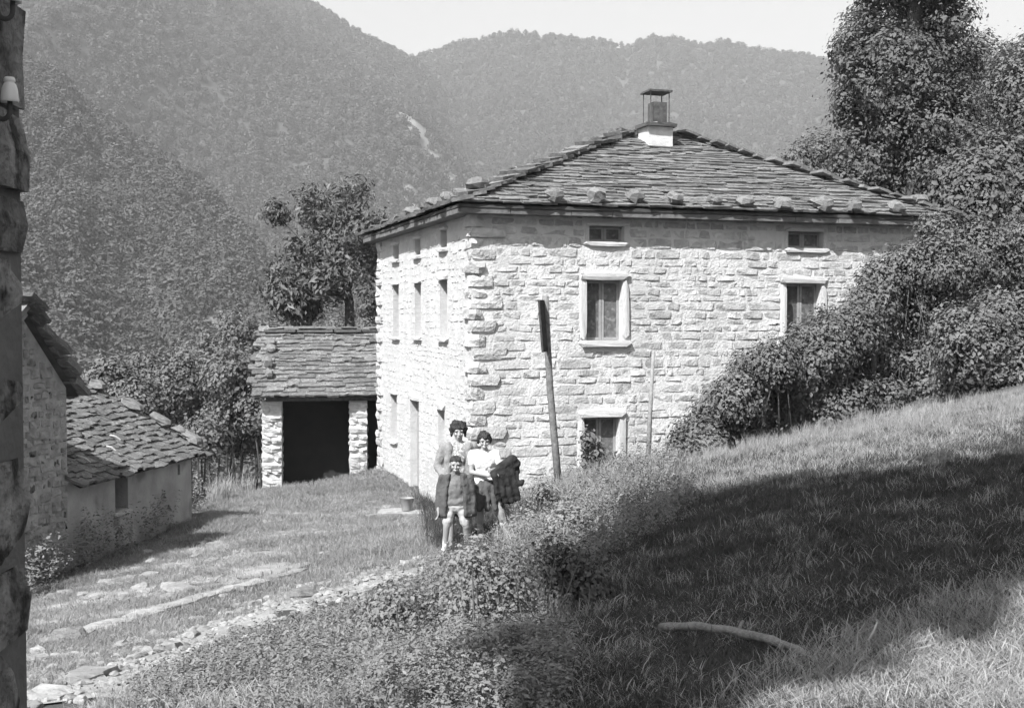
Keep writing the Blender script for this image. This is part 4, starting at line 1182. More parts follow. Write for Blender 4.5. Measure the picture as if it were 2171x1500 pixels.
# ================================================================== STONES OF THE TRACK
def strip(name, line, wd, m):
    V = []; F = []
    pts = [on_ground(x, y) for x, y in line]; fine = []
    for a, b in zip(pts[:-1], pts[1:]):
        for q in range(8): fine.append(a.lerp(b, q / 8))
    fine.append(pts[-1]); nw = 7
    for i, p in enumerate(fine):
        d = (fine[min(i + 1, len(fine) - 1)] - fine[max(i - 1, 0)]).xy.normalized(); s = Vector((d.y, -d.x))
        w = np.interp(i / (len(fine) - 1), np.linspace(0, 1, len(wd)), wd)
        for q in range(nw):
            f = (q / (nw - 1) - .5) * w * (1 + .25 * math.sin(i * 1.7 + q))
            x, y = p.x + s.x * f, p.y + s.y * f
            V.append((x, y, g(x, y) + .012 - (.02 if q in (0, nw - 1) else 0)))
    for i in range(len(fine) - 1):
        for q in range(nw - 1): F.append((i * nw + q, i * nw + q + 1, (i + 1) * nw + q + 1, (i + 1) * nw + q))
    o = obj(name, mesh(name, V, F, m, True)); o['kind'] = 'structure'; return o
track = strip('path', [(60, 1500), (180, 1420), (380, 1350), (560, 1295), (700, 1250), (820, 1215), (930, 1190)], [1.6, 1.5, 1.3, 1.3, 1.2, 1.0], M['path'])
terrace = strip('terrace_path', [(60, 1330), (250, 1270), (420, 1210), (560, 1150), (680, 1100), (760, 1060)], [2.6, 2.8, 3., 3., 2.6, 2.2], M['path'])
def flat(px0, py0, px1, py1, th, m, nm, par, wpx, up=.02):
    a, b = on_ground(px0, py0), on_ground(px1, py1); d = b - a; L = max(d.length, .1); d.normalize()
    s = Vector((-d.y, d.x, 0)).normalized(); n = d.cross(s)
    c = (a + b) / 2
    return piece(nm, 'slab' if th < .1 else 'rock', m, frame(c + Vector((0, 0, up)), d, s, n, (L, wpx, th)), par)
for q in ((190, 1345, 260, 1325, .3), (265, 1322, 335, 1300, .22), (335, 1300, 425, 1272, .25), (425, 1272, 500, 1250, .2), (500, 1252, 560, 1236, .2), (575, 1232, 640, 1214, .2), (125, 1366, 170, 1350, .34), (40, 1412, 100, 1402, .22), (145, 1455, 215, 1430, .25), (80, 1490, 130, 1478, .3)):
    flat(*q[:4], .09, M['pave'], 'kerb_stone', track, q[4], .012)
for q in ((375, 1238, 465, 1228, .5), (260, 1262, 320, 1254, .45), (330, 1207, 385, 1202, .5), (480, 1182, 540, 1180, .5), (150, 1266, 225, 1260, .5), (560, 1142, 620, 1140, .6), (655, 1099, 705, 1097, .6), (600, 1187, 645, 1183, .4)):
    flat(*q[:4], .05, M['pave'], 'paving_stone', terrace, q[4], -.006)
V = []; pbm = MB(); r = random.Random(9)
line = [(40, 1480), (120, 1430), (220, 1395), (400, 1345), (600, 1283), (720, 1240), (850, 1208), (970, 1188)]
ptsl = [on_ground(x, y) for x, y in line]
for k in range(1700):
    q = r.random() ** 1.5 * (len(ptsl) - 1); i = int(q); p = ptsl[i].lerp(ptsl[i + 1], q - i)
    x, y = p.x + r.gauss(0, .5), p.y + r.gauss(0, .5); s = abs(r.gauss(0, .028)) + .02
    Vv_, Ff = RCK[r.randrange(12)]
    e = Euler((r.uniform(-.4, .4), r.uniform(-.4, .4), r.uniform(0, 6.28))).to_matrix().to_4x4()
    mw = Matrix.Translation((x, y, g(x, y) + s * .25)) @ e @ Matrix.Diagonal((s * 1.5, s * 1.2, s * .8, 1))
    pbm.add(Vv_, Ff, mw, r.random())
tl = [on_ground(x, y) for x, y in ((120, 1290), (300, 1240), (480, 1190), (620, 1130), (760, 1070), (850, 1100))]
for k in range(420):                                 # small stones trodden into the terrace
    q = r.random() * (len(tl) - 1); i = int(q); p = tl[i].lerp(tl[i + 1], q - i)
    x, y = p.x + r.gauss(0, .8), p.y + r.gauss(0, .9); s = abs(r.gauss(0, .05)) + .03
    Vv_, Ff = RCK[r.randrange(12)]
    pbm.add(Vv_, Ff, Matrix.Translation((x, y, g(x, y) + s * .12)) @ Matrix.Rotation(r.uniform(0, 6.28), 4, 'Z') @ Matrix.Diagonal((s * 2.2, s * 1.5, s * .5, 1)), r.random())
o = pbm.build('gravel', M['pebble'], None, attr=True, kind='stuff'); o['label'] = 'pale loose stones scattered along the track'; o['category'] = 'gravel'
for px, py, w, h, lb in ((705, 1425, .3, .16, 'pale half-buried rock in the weeds at the bottom of the picture'), (1055, 1408, .16, .14, 'pale rock behind the thin stems of the foreground shrub'), (905, 1492, .22, .1, 'pale rock at the bottom edge left of the shrub'),
                         (640, 1268, .3, .12, 'weathered pale boulder beside the stony track'), (145, 1358, .3, .15, 'pale squarish rock at the left start of the kerb line')):
    p = on_ground(px, py); o = piece('rock', 'rock', M['rock'], frame((p.x, p.y, p.z + h * .3), (1, 0, 0), (0, 1, 0), (0, 0, 1), (w, w * .8, h))); tag(o, lb, 'rock')

# ================================================================== PEOPLE
FOLDS = bpy.data.textures.new('folds', 'CLOUDS'); FOLDS.noise_scale = .07; FOLDS.noise_depth = 2
def remesh(o, vox, it=4, disp=None):
    m = o.modifiers.new('join', 'REMESH'); m.mode = 'VOXEL'; m.voxel_size = vox; m.use_smooth_shade = True
    s = o.modifiers.new('soft', 'SMOOTH'); s.iterations = it; s.factor = .5
    if disp:
        dm = o.modifiers.new('folds', 'DISPLACE'); dm.texture = FOLDS; dm.texture_coords = 'LOCAL'; dm.strength = disp; dm.mid_level = .5
    return o
def head_shape(mb, c, s, yaw=0, pit=0):
    """skull, jaw, nose, ears in a face looking along -y; s = head height"""
    Rm = Euler((pit, 0, yaw)).to_matrix()
    P = lambda x, y, z: tuple(Vector(c) + Rm @ Vector((x, y, z)) * s)
    rot = (pit, 0, yaw)
    mb.ell(P(0, .04, .12), (.34 * s, .41 * s, .39 * s), rot); mb.ell(P(0, -.05, -.16), (.27 * s, .31 * s, .33 * s), rot)
    mb.ell(P(0, -.23, -.38), (.13 * s, .12 * s, .1 * s), rot)
    mb.cap(P(0, -.35, .04), P(0, -.46, -.13), .035 * s, .07 * s)
    for x in (-1, 1):
        mb.ell(P(x * .35, .06, -.04), (.05 * s, .09 * s, .14 * s), rot); mb.ell(P(x * .17, -.27, -.12), (.1 * s, .1 * s, .1 * s), rot)
        mb.ell(P(x * .14, -.31, .1), (.13 * s, .08 * s, .05 * s), rot)
    mb.cap(P(0, -.36, -.27), P(0, -.36, -.29), .08 * s, .08 * s)
    return P, rot
def face(par, P, rot, s, smile=False):
    e = MB()
    for x in (-1, 1): e.ell(P(x * .145, -.335, .02), (.05 * s, .028 * s, .02 * s), rot, 8, 6)
    e.build('eyes', M['feature'], par, True)
    b = MB()
    for x in (-1, 1): b.cap(P(x * .08, -.375, .11), P(x * .22, -.325, .115), .013 * s, .01 * s, 6)
    b.build('eyebrows', M['hair'], par, True)
    l = MB()
    if smile: l.tube([P(x, -.43 + abs(x) * .35, -.28 + abs(x) * .3) for x in (-.14, -.07, 0, .07, .14)], [.012 * s, .026 * s, .03 * s, .026 * s, .012 * s], 6)
    else: l.tube([P(x, -.43 + abs(x) * .3, -.28) for x in (-.11, -.05, 0, .05, .11)], [.012 * s, .024 * s, .028 * s, .024 * s, .012 * s], 6)
    l.build('mouth', M['sock'] if smile else M['lip'], par, True)
def hand(mb, w, d, side, s, curl=.4):
    """palm and five fingers from wrist w towards d; side = direction of the thumb"""
    w = Vector(w); d = Vector(d).normalized(); sd = Vector(side); sd = (sd - d * sd.dot(d)).normalized(); nn = d.cross(sd)
    for k in range(4): mb.cap(w, w + d * .085 * s + sd * (.027 - .018 * k) * s, .017 * s, .013 * s, 8)
    for k, ln in enumerate((.068, .078, .073, .056)):
        b = w + d * .088 * s + sd * (.03 - .02 * k) * s
        m = b + (d * math.cos(curl) + nn * math.sin(curl)) * ln * .55 * s; e = m + (d * math.cos(curl * 2.2) + nn * math.sin(curl * 2.2)) * ln * .5 * s
        mb.cap(b, m, .0095 * s, .009 * s, 8); mb.cap(m, e, .009 * s, .0075 * s, 8)
    b = w + d * .02 * s + sd * .02 * s; m = b + (d * .75 + sd * .6) * .05 * s
    mb.cap(b, m, .014 * s, .011 * s, 8); mb.cap(m, m + (d * .95 + sd * .15) * .035 * s, .011 * s, .009 * s, 8)
def hair(par, c, s, P, rot, mode, seed):
    r = random.Random(seed); mb = MB()
    if mode == 'bouffant':
        mb.ell(P(0, .1, .24), (.5 * s, .47 * s, .42 * s), rot)
        for k in range(46):
            a = r.uniform(0, 6.28); z = r.uniform(-.18, .6)
            x = math.cos(a) * .49; y = .1 + math.sin(a) * .47
            if y < -.12 and z < .24: continue
            k2 = math.sqrt(max(.05, 1 - max(0, (z - .15) / .5) ** 2)); mb.ell(P(x * k2, .1 + (y - .1) * k2, z), (.11 * s, .11 * s, .1 * s), rot, 8, 6)
        mb.ell(P(0, .32, -.2), (.3 * s, .2 * s, .28 * s), rot)
        for x in (-1, 1):
            for z, rr in ((.12, .15), (-.02, .14), (-.16, .12), (-.28, .09)): mb.ell(P(x * .4, .06 + .05 * r.random(), z), (rr * .8 * s, rr * 1.2 * s, rr * s), rot, 8, 6)
            for x2, z in ((.1, .36), (.2, .32), (.3, .26)): mb.ell(P(x * x2, -.26 + x2 * .25, z), (.11 * s, .1 * s, .1 * s), rot, 8, 6)
    elif mode == 'curly':
        mb.ell(P(0, .1, .2), (.42 * s, .43 * s, .36 * s), rot)
        for k in range(60):
            a = r.uniform(0, 6.28); z = r.uniform(-.25, .55)
            x = math.cos(a) * .42; y = .1 + math.sin(a) * .43
            if y < -.1 and z < .22: continue
            k2 = math.sqrt(max(.05, 1 - max(0, (z - .1) / .5) ** 2)); mb.ell(P(x * k2, .1 + (y - .1) * k2, z), (.085 * s, .085 * s, .08 * s), rot, 8, 6)
        for x in (-1, 1):
            for z in (.1, -.02, -.14): mb.ell(P(x * .39, .04, z), (.09 * s, .14 * s, .1 * s), rot, 8, 6)
            for x2, z in ((.06, .3), (.17, .28), (.27, .22)): mb.ell(P(x * x2, -.27 + x2 * .25, z), (.1 * s, .09 * s, .09 * s), rot, 8, 6)
    else:
        mb.ell(P(0, .12, .19), (.385 * s, .41 * s, .36 * s), rot); mb.ell(P(0, .26, -.05), (.31 * s, .22 * s, .3 * s), rot)
        for k in range(13):
            x = -.3 + .6 * k / 12; mb.cap(P(x, -.1, .46), P(x * 1.03 + .02, -.36 + abs(x) * .35, .27 + r.uniform(-.05, .03)), .06 * s, .035 * s, 6)
    return remesh(mb.build('hair', M['hair'], par, True), .010, 4, .025)
def person(label, px, py, Y, rz=0):
    p = at(px, py, Y); p.z = g(p.x, p.y)
    return thing('person', label, 'person', p[:], rz=rz), p
def L2(p, rz):
    c, s_ = math.cos(rz), math.sin(rz)
    return lambda x, y, z: (p.x + c * x - s_ * y, p.y + s_ * x + c * y, p.z + z)

# --- woman standing behind the boy
YWm = 15.3
t, p = person('woman with dark bouffant hair in an open light cardigan standing behind the boy', 972, 1120, YWm, .05)
top = at(970, 896, YWm).z; H = max(1.5, min(1.75, top - p.z)); print('WOMAN H', top - p.z)
k = H / 1.62; p.z = top - H
Q = L2(p, .05); q = lambda x, y, z: Q(x * k, y * k, z * k)
b = MB()
for sx in (-1, 1):
    b.cap(q(sx * .09, .02, .84), q(sx * .1, 0, .46), .085 * k, .058 * k); b.cap(q(sx * .1, 0, .46), q(sx * .1, .03, .09), .056 * k, .036 * k); b.cap(q(sx * .1, .03, .05), q(sx * .11, -.13, .03), .04 * k, .03 * k)
b.cap(q(-.07, .01, .88), q(.07, .01, .88), .12 * k, .12 * k); b.ell(q(0, .01, 1.04), (.125 * k, .1 * k, .16 * k)); b.ell(q(0, 0, 1.22), (.155 * k, .115 * k, .15 * k))
b.cap(q(-.15, .01, 1.335), q(.15, .01, 1.335), .055 * k, .055 * k); b.cap(q(0, .02, 1.33), q(0, .01, 1.45), .052 * k, .047 * k)
hc = q(0, -.005, 1.51); hsz = .215 * k
P, rot = head_shape(b, hc, hsz, .12, .08)
# her right arm (image left) bent towards the boy's shoulder, the left one down behind the girl
RE, RW = q(-.27, .02, 1.06), q(-.17, -.2, .93)
b.cap(q(-.185, .01, 1.32), RE, .047 * k, .037 * k); b.cap(RE, RW, .037 * k, .025 * k); hand(b, RW, Vector((.55, -.7, -.15)), (0, -.3, 1), k)
LE_, LW = q(.245, .03, 1.06), q(.25, -.06, .84)
b.cap(q(.185, .01, 1.32), LE_, .047 * k, .037 * k); b.cap(LE_, LW, .037 * k, .025 * k); hand(b, LW, Vector((0, -.1, -1)), (0, -1, 0), k)
body = remesh(b.build('body', M['skin'], t, True), .0085)
face(body, P, rot, hsz); hair(t, hc, hsz, P, rot, 'bouffant', 3)
c = MB(); c.ell(q(0, 0, 1.2), (.165 * k, .128 * k, .17 * k)); c.ell(q(0, .01, 1.0), (.145 * k, .12 * k, .16 * k)); c.cap(q(-.11, 0, 1.32), q(.11, 0, 1.32), .06 * k, .06 * k)
remesh(c.build('blouse', M['print'], t, True), .012, 4, .03)
c = MB()
for sx in (-1, 1):
    c.cap(q(sx * .125, -.06, 1.33), q(sx * .135, -.085, 1.05), .055 * k, .055 * k); c.cap(q(sx * .135, -.085, 1.05), q(sx * .15, -.08, .78), .055 * k, .06 * k)
    c.cap(q(sx * .19, .04, 1.3), q(sx * .17, .05, .8), .06 * k, .06 * k)
c.cap(q(-.12, .075, 1.3), q(.12, .075, 1.3), .065 * k, .065 * k); c.cap(q(-.11, .09, 1.1), q(.11, .09, 1.1), .07 * k, .07 * k); c.cap(q(-.12, .09, .85), q(.12, .09, .85), .07 * k, .07 * k)
for (a, e_, w2) in ((q(-.185, .01, 1.325), RE, RW), (q(.185, .01, 1.325), LE_, LW)):
    c.cap(a, e_, .066 * k, .056 * k); mid = Vector(e_).lerp(Vector(w2), .75); c.cap(e_, mid, .056 * k, .043 * k)
remesh(c.build('cardigan', M['cardigan'], t, True), .012, 5, .03)
c = MB()
ring = [(.92, .14), (.86, .17), (.75, .2), (.6, .225), (.48, .245)]
for i in range(len(ring) - 1):
    for a in range(12):
        th = 6.2832 * a / 12
        c.cap(q(ring[i][1] * math.cos(th) * 1.05, ring[i][1] * .75 * math.sin(th), ring[i][0]), q(ring[i + 1][1] * math.cos(th) * 1.05, ring[i + 1][1] * .75 * math.sin(th), ring[i + 1][0]), .045 * k, .045 * k, 6)
remesh(c.build('skirt', M['pskirt'], t, True), .016, 4, .03)
c = MB()
for sx in (-1, 1): c.cap(q(sx * .1, .05, .04), q(sx * .11, -.13, .03), .045 * k, .036 * k)
remesh(c.build('shoes', M['shoe'], t, True), .012)

# --- girl with the coat over her arm
YGm = 15.1
t, p = person('girl with curly dark hair in a white top carrying a dark coat', 1035, 1120, YGm, .1)
top = at(1023, 914, YGm).z; Hh = top - p.z; print('GIRL H', Hh)
Hh = max(1.35, min(1.6, Hh)); k = Hh / 1.5; p.z = top - Hh
p.x = at(1026, 930, YGm).x
Q = L2(p, .08); q = lambda x, y, z: Q(x * k, y * k, z * k)
b = MB()
b.cap(q(-.07, .0, .8), q(-.06, -.05, .42), .075 * k, .052 * k); b.cap(q(-.06, -.05, .42), q(-.05, .05, .08), .05 * k, .033 * k); b.cap(q(-.05, .05, .05), q(-.05, -.1, .03), .038 * k, .028 * k)
b.cap(q(.09, .0, .8), q(.2, -.1, .46), .078 * k, .055 * k); b.cap(q(.2, -.1, .46), q(.32, -.06, .09), .053 * k, .035 * k); b.cap(q(.32, -.06, .06), q(.34, -.2, .03), .038 * k, .03 * k)
b.cap(q(-.06, .01, .84), q(.07, .01, .84), .105 * k, .105 * k); b.ell(q(0, .01, .98), (.11 * k, .09 * k, .14 * k)); b.ell(q(0, 0, 1.12), (.135 * k, .1 * k, .13 * k))
b.cap(q(-.125, .01, 1.22), q(.125, .01, 1.22), .048 * k, .048 * k); b.cap(q(0, .01, 1.22), q(0, -.01, 1.33), .044 * k, .042 * k)
hc = q(.0, -.03, 1.385); hsz = .205 * k
P, rot = head_shape(b, hc, hsz, .1, .22)
RE, RW = q(-.17, -.05, .98), q(.05, -.2, .95)
b.cap(q(-.155, .0, 1.21), RE, .04 * k, .033 * k); b.cap(RE, RW, .033 * k, .024 * k); hand(b, RW, Vector((1, -.15, .15)), (0, -.4, 1), k * .95, .5)
LE_, LW = q(.22, -.03, .97), q(.17, -.2, 1.0)
b.cap(q(.155, .0, 1.21), LE_, .04 * k, .033 * k); b.cap(LE_, LW, .033 * k, .024 * k); hand(b, LW, Vector((-.8, -.4, .1)), (0, -.4, 1), k * .95, .5)
body = remesh(b.build('body', M['skin'], t, True), .0085)
face(body, P, rot, hsz, True); hair(t, hc, hsz, P, rot, 'curly', 4)
c = MB(); c.ell(q(0, 0, 1.1), (.15 * k, .118 * k, .15 * k)); c.ell(q(0, .01, .95), (.13 * k, .11 * k, .14 * k)); c.cap(q(-.1, 0, 1.215), q(.1, 0, 1.215), .055 * k, .055 * k); c.cap(q(-.05, 0, .84), q(.06, 0, .84), .12 * k, .12 * k)
for (a, e_) in ((q(-.155, .0, 1.215), RE), (q(.155, .0, 1.215), LE_)): c.cap(a, Vector(a).lerp(Vector(e_), .55), .056 * k, .05 * k)
remesh(c.build('top', M['whitecloth'], t, True), .012, 4, .03)
c = MB()
ring = [(.86, .12), (.76, .15), (.62, .175), (.52, .19)]
for i in range(len(ring) - 1):
    for a in range(12):
        th = 6.2832 * a / 12
        c.cap(q(.02 + ring[i][1] * math.cos(th) * 1.08, ring[i][1] * .8 * math.sin(th), ring[i][0]), q(.03 + ring[i + 1][1] * math.cos(th) * 1.08, -.02 + ring[i + 1][1] * .8 * math.sin(th), ring[i + 1][0]), .04 * k, .04 * k, 6)
remesh(c.build('skirt', M['jacket'], t, True), .015, 4, .03)
c = MB()
c.cap(q(.24, -.085, .33), q(.32, -.06, .09), .052 * k, .044 * k); c.cap(q(.32, -.05, .06), q(.345, -.21, .035), .046 * k, .037 * k); c.cap(q(-.05, .02, .24), q(-.05, .05, .08), .046 * k, .04 * k); c.cap(q(-.05, .06, .05), q(-.05, -.11, .03), .046 * k, .035 * k)
remesh(c.build('socks_and_shoes', M['sock'], t, True), .012)
# the coat she carries
c = MB(); qo = q; q = lambda x, y, z: qo(.1 + (x - .1) * .84, y, z)
for q0_, q1_, ra, rb in (((.1, -.22, 1.0), (.4, -.14, 1.14), .05, .075), ((.12, -.22, .96), (.46, -.12, 1.09), .05, .07), ((.14, -.2, .92), (.45, -.1, 1.0), .05, .07), ((.38, -.12, 1.13), (.47, -.1, 1.02), .07, .05)):
    c.cap(q(*q0_), q(*q1_), ra * k, rb * k)
for a in range(7):                                   # the hanging part, in folds
    f = a / 6; x0 = .12 + .27 * f
    c.cap(q(x0, -.25 + .07 * f, .97 + .05 * f), q(x0 + .03 + .05 * f, -.25 + .08 * f + (.02 if a % 2 else -.015), .74 - .04 * math.sin(f * 3.1)), .036 * k, .034 * k)
    c.cap(q(x0 + .03 + .05 * f, -.25 + .08 * f, .74), q(x0 + .07 + .04 * f, -.23 + .06 * f + (.02 if a % 2 else -.015), .6 + .1 * abs(f - .5)), .034 * k, .03 * k)
c.cap(q(.45, -.12, 1.02), q(.46, -.16, .86), .045 * k, .04 * k); c.cap(q(.46, -.16, .86), q(.54, -.18, .84), .038 * k, .036 * k); c.cap(q(.54, -.18, .84), q(.56, -.18, .88), .034 * k, .03 * k)
q = qo
cobj = remesh(c.build('coat', M['coat'], None, True), .012, 10, .02)
tag(cobj, 'bundled dark coat hanging over the girl\'s arm', 'coat')

# --- boy in front
YB = 14.7
t, p = person('small smiling boy in grey sweater and pale shorts with a jacket over his shoulders', 966, 1160, YB, -.03)
top = at(967, 964, YB).z; Hh = top - p.z; print('BOY H', Hh)
Hh = max(1.1, min(1.3, Hh)); k = Hh / 1.2; p.z = top - Hh
Q = L2(p, -.03); q = lambda x, y, z: Q(x * k, y * k, z * k)
b = MB()
b.cap(q(-.075, .0, .56), q(-.11, -.04, .33), .062 * k, .047 * k); b.cap(q(-.11, -.04, .33), q(-.135, .02, .07), .045 * k, .03 * k); b.cap(q(-.135, .02, .045), q(-.145, -.1, .025), .034 * k, .026 * k)
b.cap(q(.075, .0, .56), q(.13, -.03, .33), .062 * k, .047 * k); b.cap(q(.13, -.03, .33), q(.17, .08, .09), .045 * k, .03 * k); b.cap(q(.17, .08, .06), q(.185, -.03, .03), .034 * k, .026 * k)
b.cap(q(-.05, 0, .6), q(.05, 0, .6), .09 * k, .09 * k); b.ell(q(0, 0, .76), (.105 * k, .085 * k, .16 * k)); b.cap(q(-.1, .01, .935), q(.1, .01, .935), .045 * k, .045 * k); b.cap(q(0, .01, .93), q(0, -.01, 1.01), .04 * k, .04 * k)
hc = q(0, -.02, 1.085); hsz = .2 * k
P, rot = head_shape(b, hc, hsz, .05, .1)
RE, RW = q(-.2, .0, .73), q(-.215, -.05, .53)
b.cap(q(-.13, .0, .925), RE, .035 * k, .03 * k); b.cap(RE, RW, .03 * k, .022 * k); hand(b, RW, Vector((0, -.1, -1)), (.2, -1, 0), k * .8)
LE_, LW = q(.19, .03, .73), q(.2, -.02, .53)
b.cap(q(.13, .0, .925), LE_, .035 * k, .03 * k); b.cap(LE_, LW, .03 * k, .022 * k); hand(b, LW, Vector((0, -.1, -1)), (-.2, -1, 0), k * .8)
body = remesh(b.build('body', M['skin'], t, True), .0075)
face(body, P, rot, hsz, True); hair(t, hc, hsz, P, rot, 'short', 5)
c = MB(); c.ell(q(0, 0, .76), (.128 * k, .108 * k, .19 * k)); c.cap(q(-.09, 0, .93), q(.09, 0, .93), .052 * k, .052 * k); c.cap(q(-.06, 0, .63), q(.06, 0, .63), .102 * k, .102 * k); c.cap(q(0, 0, .96), q(0, 0, .985), .055 * k, .05 * k)
remesh(c.build('sweater', M['sweater'], t, True), .011, 4, .03)
c = MB(); c.cap(q(-.05, 0, .57), q(.05, 0, .57), .092 * k, .092 * k)
c.cap(q(-.07, .0, .55), q(-.1, -.03, .37), .072 * k, .064 * k); c.cap(q(.07, .0, .55), q(.115, -.025, .37), .072 * k, .064 * k)
remesh(c.build('shorts', M['shorts'], t, True), .011, 4, .03)
c = MB()
for sx, lo_ in ((-1, .46), (1, .46)):
    for f in range(4):
        c.cap(q(sx * (.085 + .028 * f), -.045 + .02 * f, .955 - .01 * f), q(sx * (.125 + .03 * f), -.085 + .025 * f, .7), .03 * k, .028 * k); c.cap(q(sx * (.125 + .03 * f), -.085 + .025 * f, .7), q(sx * (.13 + .034 * f), -.085 + .025 * f, lo_), .028 * k, .028 * k)
    c.cap(q(sx * .175, .0, .92), q(sx * .21, 0, .72), .048 * k, .042 * k); c.cap(q(sx * .21, 0, .72), q(sx * .222, -.03, .5), .042 * k, .036 * k)
    c.cap(q(sx * .14, .06, .9), q(sx * .15, .07, .47), .045 * k, .045 * k)
c.cap(q(-.1, .06, .93), q(.1, .06, .93), .045 * k, .045 * k)
for z in (.8, .68, .56, .48): c.cap(q(-.12, .09, z), q(.12, .09, z), .055 * k, .055 * k)
remesh(c.build('jacket', M['jacket'], t, True), .012, 4, .03)
c = MB()
c.cap(q(-.125, 0, .2), q(-.135, .02, .07), .038 * k, .036 * k); c.cap(q(-.135, .02, .045), q(-.147, -.11, .03), .04 * k, .033 * k); c.cap(q(.158, .045, .2), q(.17, .08, .09), .038 * k, .036 * k); c.cap(q(.17, .08, .06), q(.187, -.04, .035), .04 * k, .033 * k)
remesh(c.build('socks_and_shoes', M['sock'], t, True), .01)

# ================================================================== GRASS, WEEDS, FOREGROUND SHRUBS
def tuft(name, seed, n, h, spread, wd, m, lean=.5):
    r = random.Random(seed); V = []; F = []; A = []
    for k in range(n):
        a = r.uniform(0, 6.28); d = spread * math.sqrt(r.random()); x, y = d * math.cos(a), d * math.sin(a)
        hh = h * r.uniform(.45, 1.15); la = r.uniform(0, 6.28); ll = lean * hh * r.uniform(.2, 1.2); f = r.uniform(0, 6.28); w = wd * r.uniform(.6, 1.2)
        cx, cy = math.cos(f) * w / 2, math.sin(f) * w / 2; lx, ly = math.cos(la) * ll, math.sin(la) * ll
        i = len(V); V += [(x - cx, y - cy, -.01), (x + cx, y + cy, -.01), (x + lx * .35 + cx * .8, y + ly * .35 + cy * .8, hh * .6), (x + lx * .35 - cx * .8, y + ly * .35 - cy * .8, hh * .6), (x + lx, y + ly, hh * .95)]
        F += [(i, i + 1, i + 2, i + 3), (i + 3, i + 2, i + 4)]
    return proto(name, mesh(name, V, F, m))
def weed(name, seed, n, h, size, m, stems=4, spread=.12):
    r = np.random.default_rng(seed); P = []; Nn = []
    for s in range(stems):
        a = r.uniform(0, 6.28); rr = spread * r.random(); bx_, by_ = rr * math.cos(a), rr * math.sin(a); lx, ly = r.normal(0, .2 * h, 2); hh = h * r.uniform(.5, 1.1)
        for q in range(n // stems):
            t_ = r.uniform(.1, 1); d = r.normal(size=3); d /= np.linalg.norm(d)
            P.append(np.array([bx_ + lx * t_, by_ + ly * t_, hh * t_]) + d * size * np.array([1.1, 1.1, .4])); Nn.append(d * .5 + np.array([0, 0, .7]))
    V, F, A = leaf_arrays(np.array(P), np.array(Nn), size, seed, .5)
    return proto(name, mesh(name, V, F, m))
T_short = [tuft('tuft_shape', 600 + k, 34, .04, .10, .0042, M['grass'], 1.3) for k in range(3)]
T_sun = [tuft('sun_tuft_shape', 605 + k, 34, .04, .10, .0042, M['sungrass'], 1.3) for k in range(3)]
T_dry = [tuft('dry_tuft_shape', 610 + k, 16, .06, .11, .0036, M['drygrass'], 1.4) for k in range(3)]
T_tall = [tuft('tall_tuft_shape', 620 + k, 34, .42, .13, .007, M['drygrass'], .5) for k in range(3)]
T_midl = [tuft('mid_sun_tuft_shape', 635 + k, 26, .2, .13, .005, M['sungrass'], .7) for k in range(3)]
T_mid = [tuft('mid_tuft_shape', 630 + k, 30, .2, .13, .006, M['grass'], .6) for k in range(3)]
W_low = [weed('weed_shape', 640 + k, 210, .14, .0115, M['weed'], 7, .14) for k in range(3)]
W_tall = [weed('tall_weed_shape', 650 + k, 170, .5, .032, M['weed'], 6, .16) for k in range(3)]
def pts_px(n, poly, seed, zmax=60):
    """random ground points whose density falls off with distance, inside a ground polygon given by its corners in the photograph"""
    r = np.random.default_rng(seed); poly = np.array(poly, float)
    lo, hi = poly.min(0), poly.max(0)
    q = r.uniform(lo, hi, (n * 3, 2)); x, y = q[:, 0], q[:, 1]; ins = np.zeros(len(q), bool); j = len(poly) - 1
    for i in range(len(poly)):
        xi, yi = poly[i]; xj, yj = poly[j]
        ins ^= ((yi > y) != (yj > y)) & (x < (xj - xi) * (y - yi) / (yj - yi + 1e-9) + xi); j = i
    q = q[ins][:n]
    dx = (q[:, 0] - CXP) / FPX; b = (CYP - q[:, 1]) / FPX; dy = cp + b * sp; dz = -sp + b * cp
    ts = np.concatenate([np.arange(2.5, 14, .12), np.arange(14, 42, .3)])
    out = []
    for s in range(0, len(q), 4000):
        sl = slice(s, s + 4000)
        X = dx[sl, None] * ts; Y = dy[sl, None] * ts; Z = dz[sl, None] * ts
        below = Z <= GF(X, Y)
        k = below.argmax(1); ok = below.any(1)
        t_ = ts[k] - r.uniform(0, .15, len(k)) * np.where(ts[k] < 14, .8, 2)
        out.append(np.stack([dx[sl] * t_, dy[sl] * t_], 1)[ok])
    P = np.concatenate(out); P = np.c_[P, GF(P[:, 0], P[:, 1])]
    return P[P[:, 1] < zmax]
def inside_house(P):
    d = P[:, :2] - np.array(OF.xy); u_ = d @ np.array(U.xy); v_ = d @ np.array(Vv.xy)
    return (u_ > -.1) & (v_ > -.1) & (u_ < Wh) & (v_ < Lh)
def sow(name, poly, n, protos, smin, smax, seed, label, gk=0.02, thin=None):
    P = pts_px(n, poly, seed); P = P[~inside_house(P)]
    r = np.random.default_rng(seed + 1)
    if thin is not None: P = P[r.random(len(P)) < thin(P)]
    # larger tufts farther off stand for several
    k = r.uniform(smin, smax, len(P)) * (1 + gk * P[:, 1])
    w = r.integers(0, len(protos), len(P))
    for i, pr in enumerate(protos):
        s = w == i
        scatter(name, P[s], k[s], r.uniform(0, 6.28, s.sum()), pr, label, r.normal(0, .12, s.sum()))
print('script objects so far', len(bpy.data.objects))
past = [(1090, 1540), (1150, 1250), (1300, 1060), (1430, 990), (1700, 940), (2200, 850), (2300, 900), (2300, 1560)]
pat = lambda P: .25 + .75 * sstep(.3, .6, vn(P[:, 0] * 1.7, P[:, 1] * 1.7, 41) * .6 + vn(P[:, 0] * 5, P[:, 1] * 5, 42) * .4)
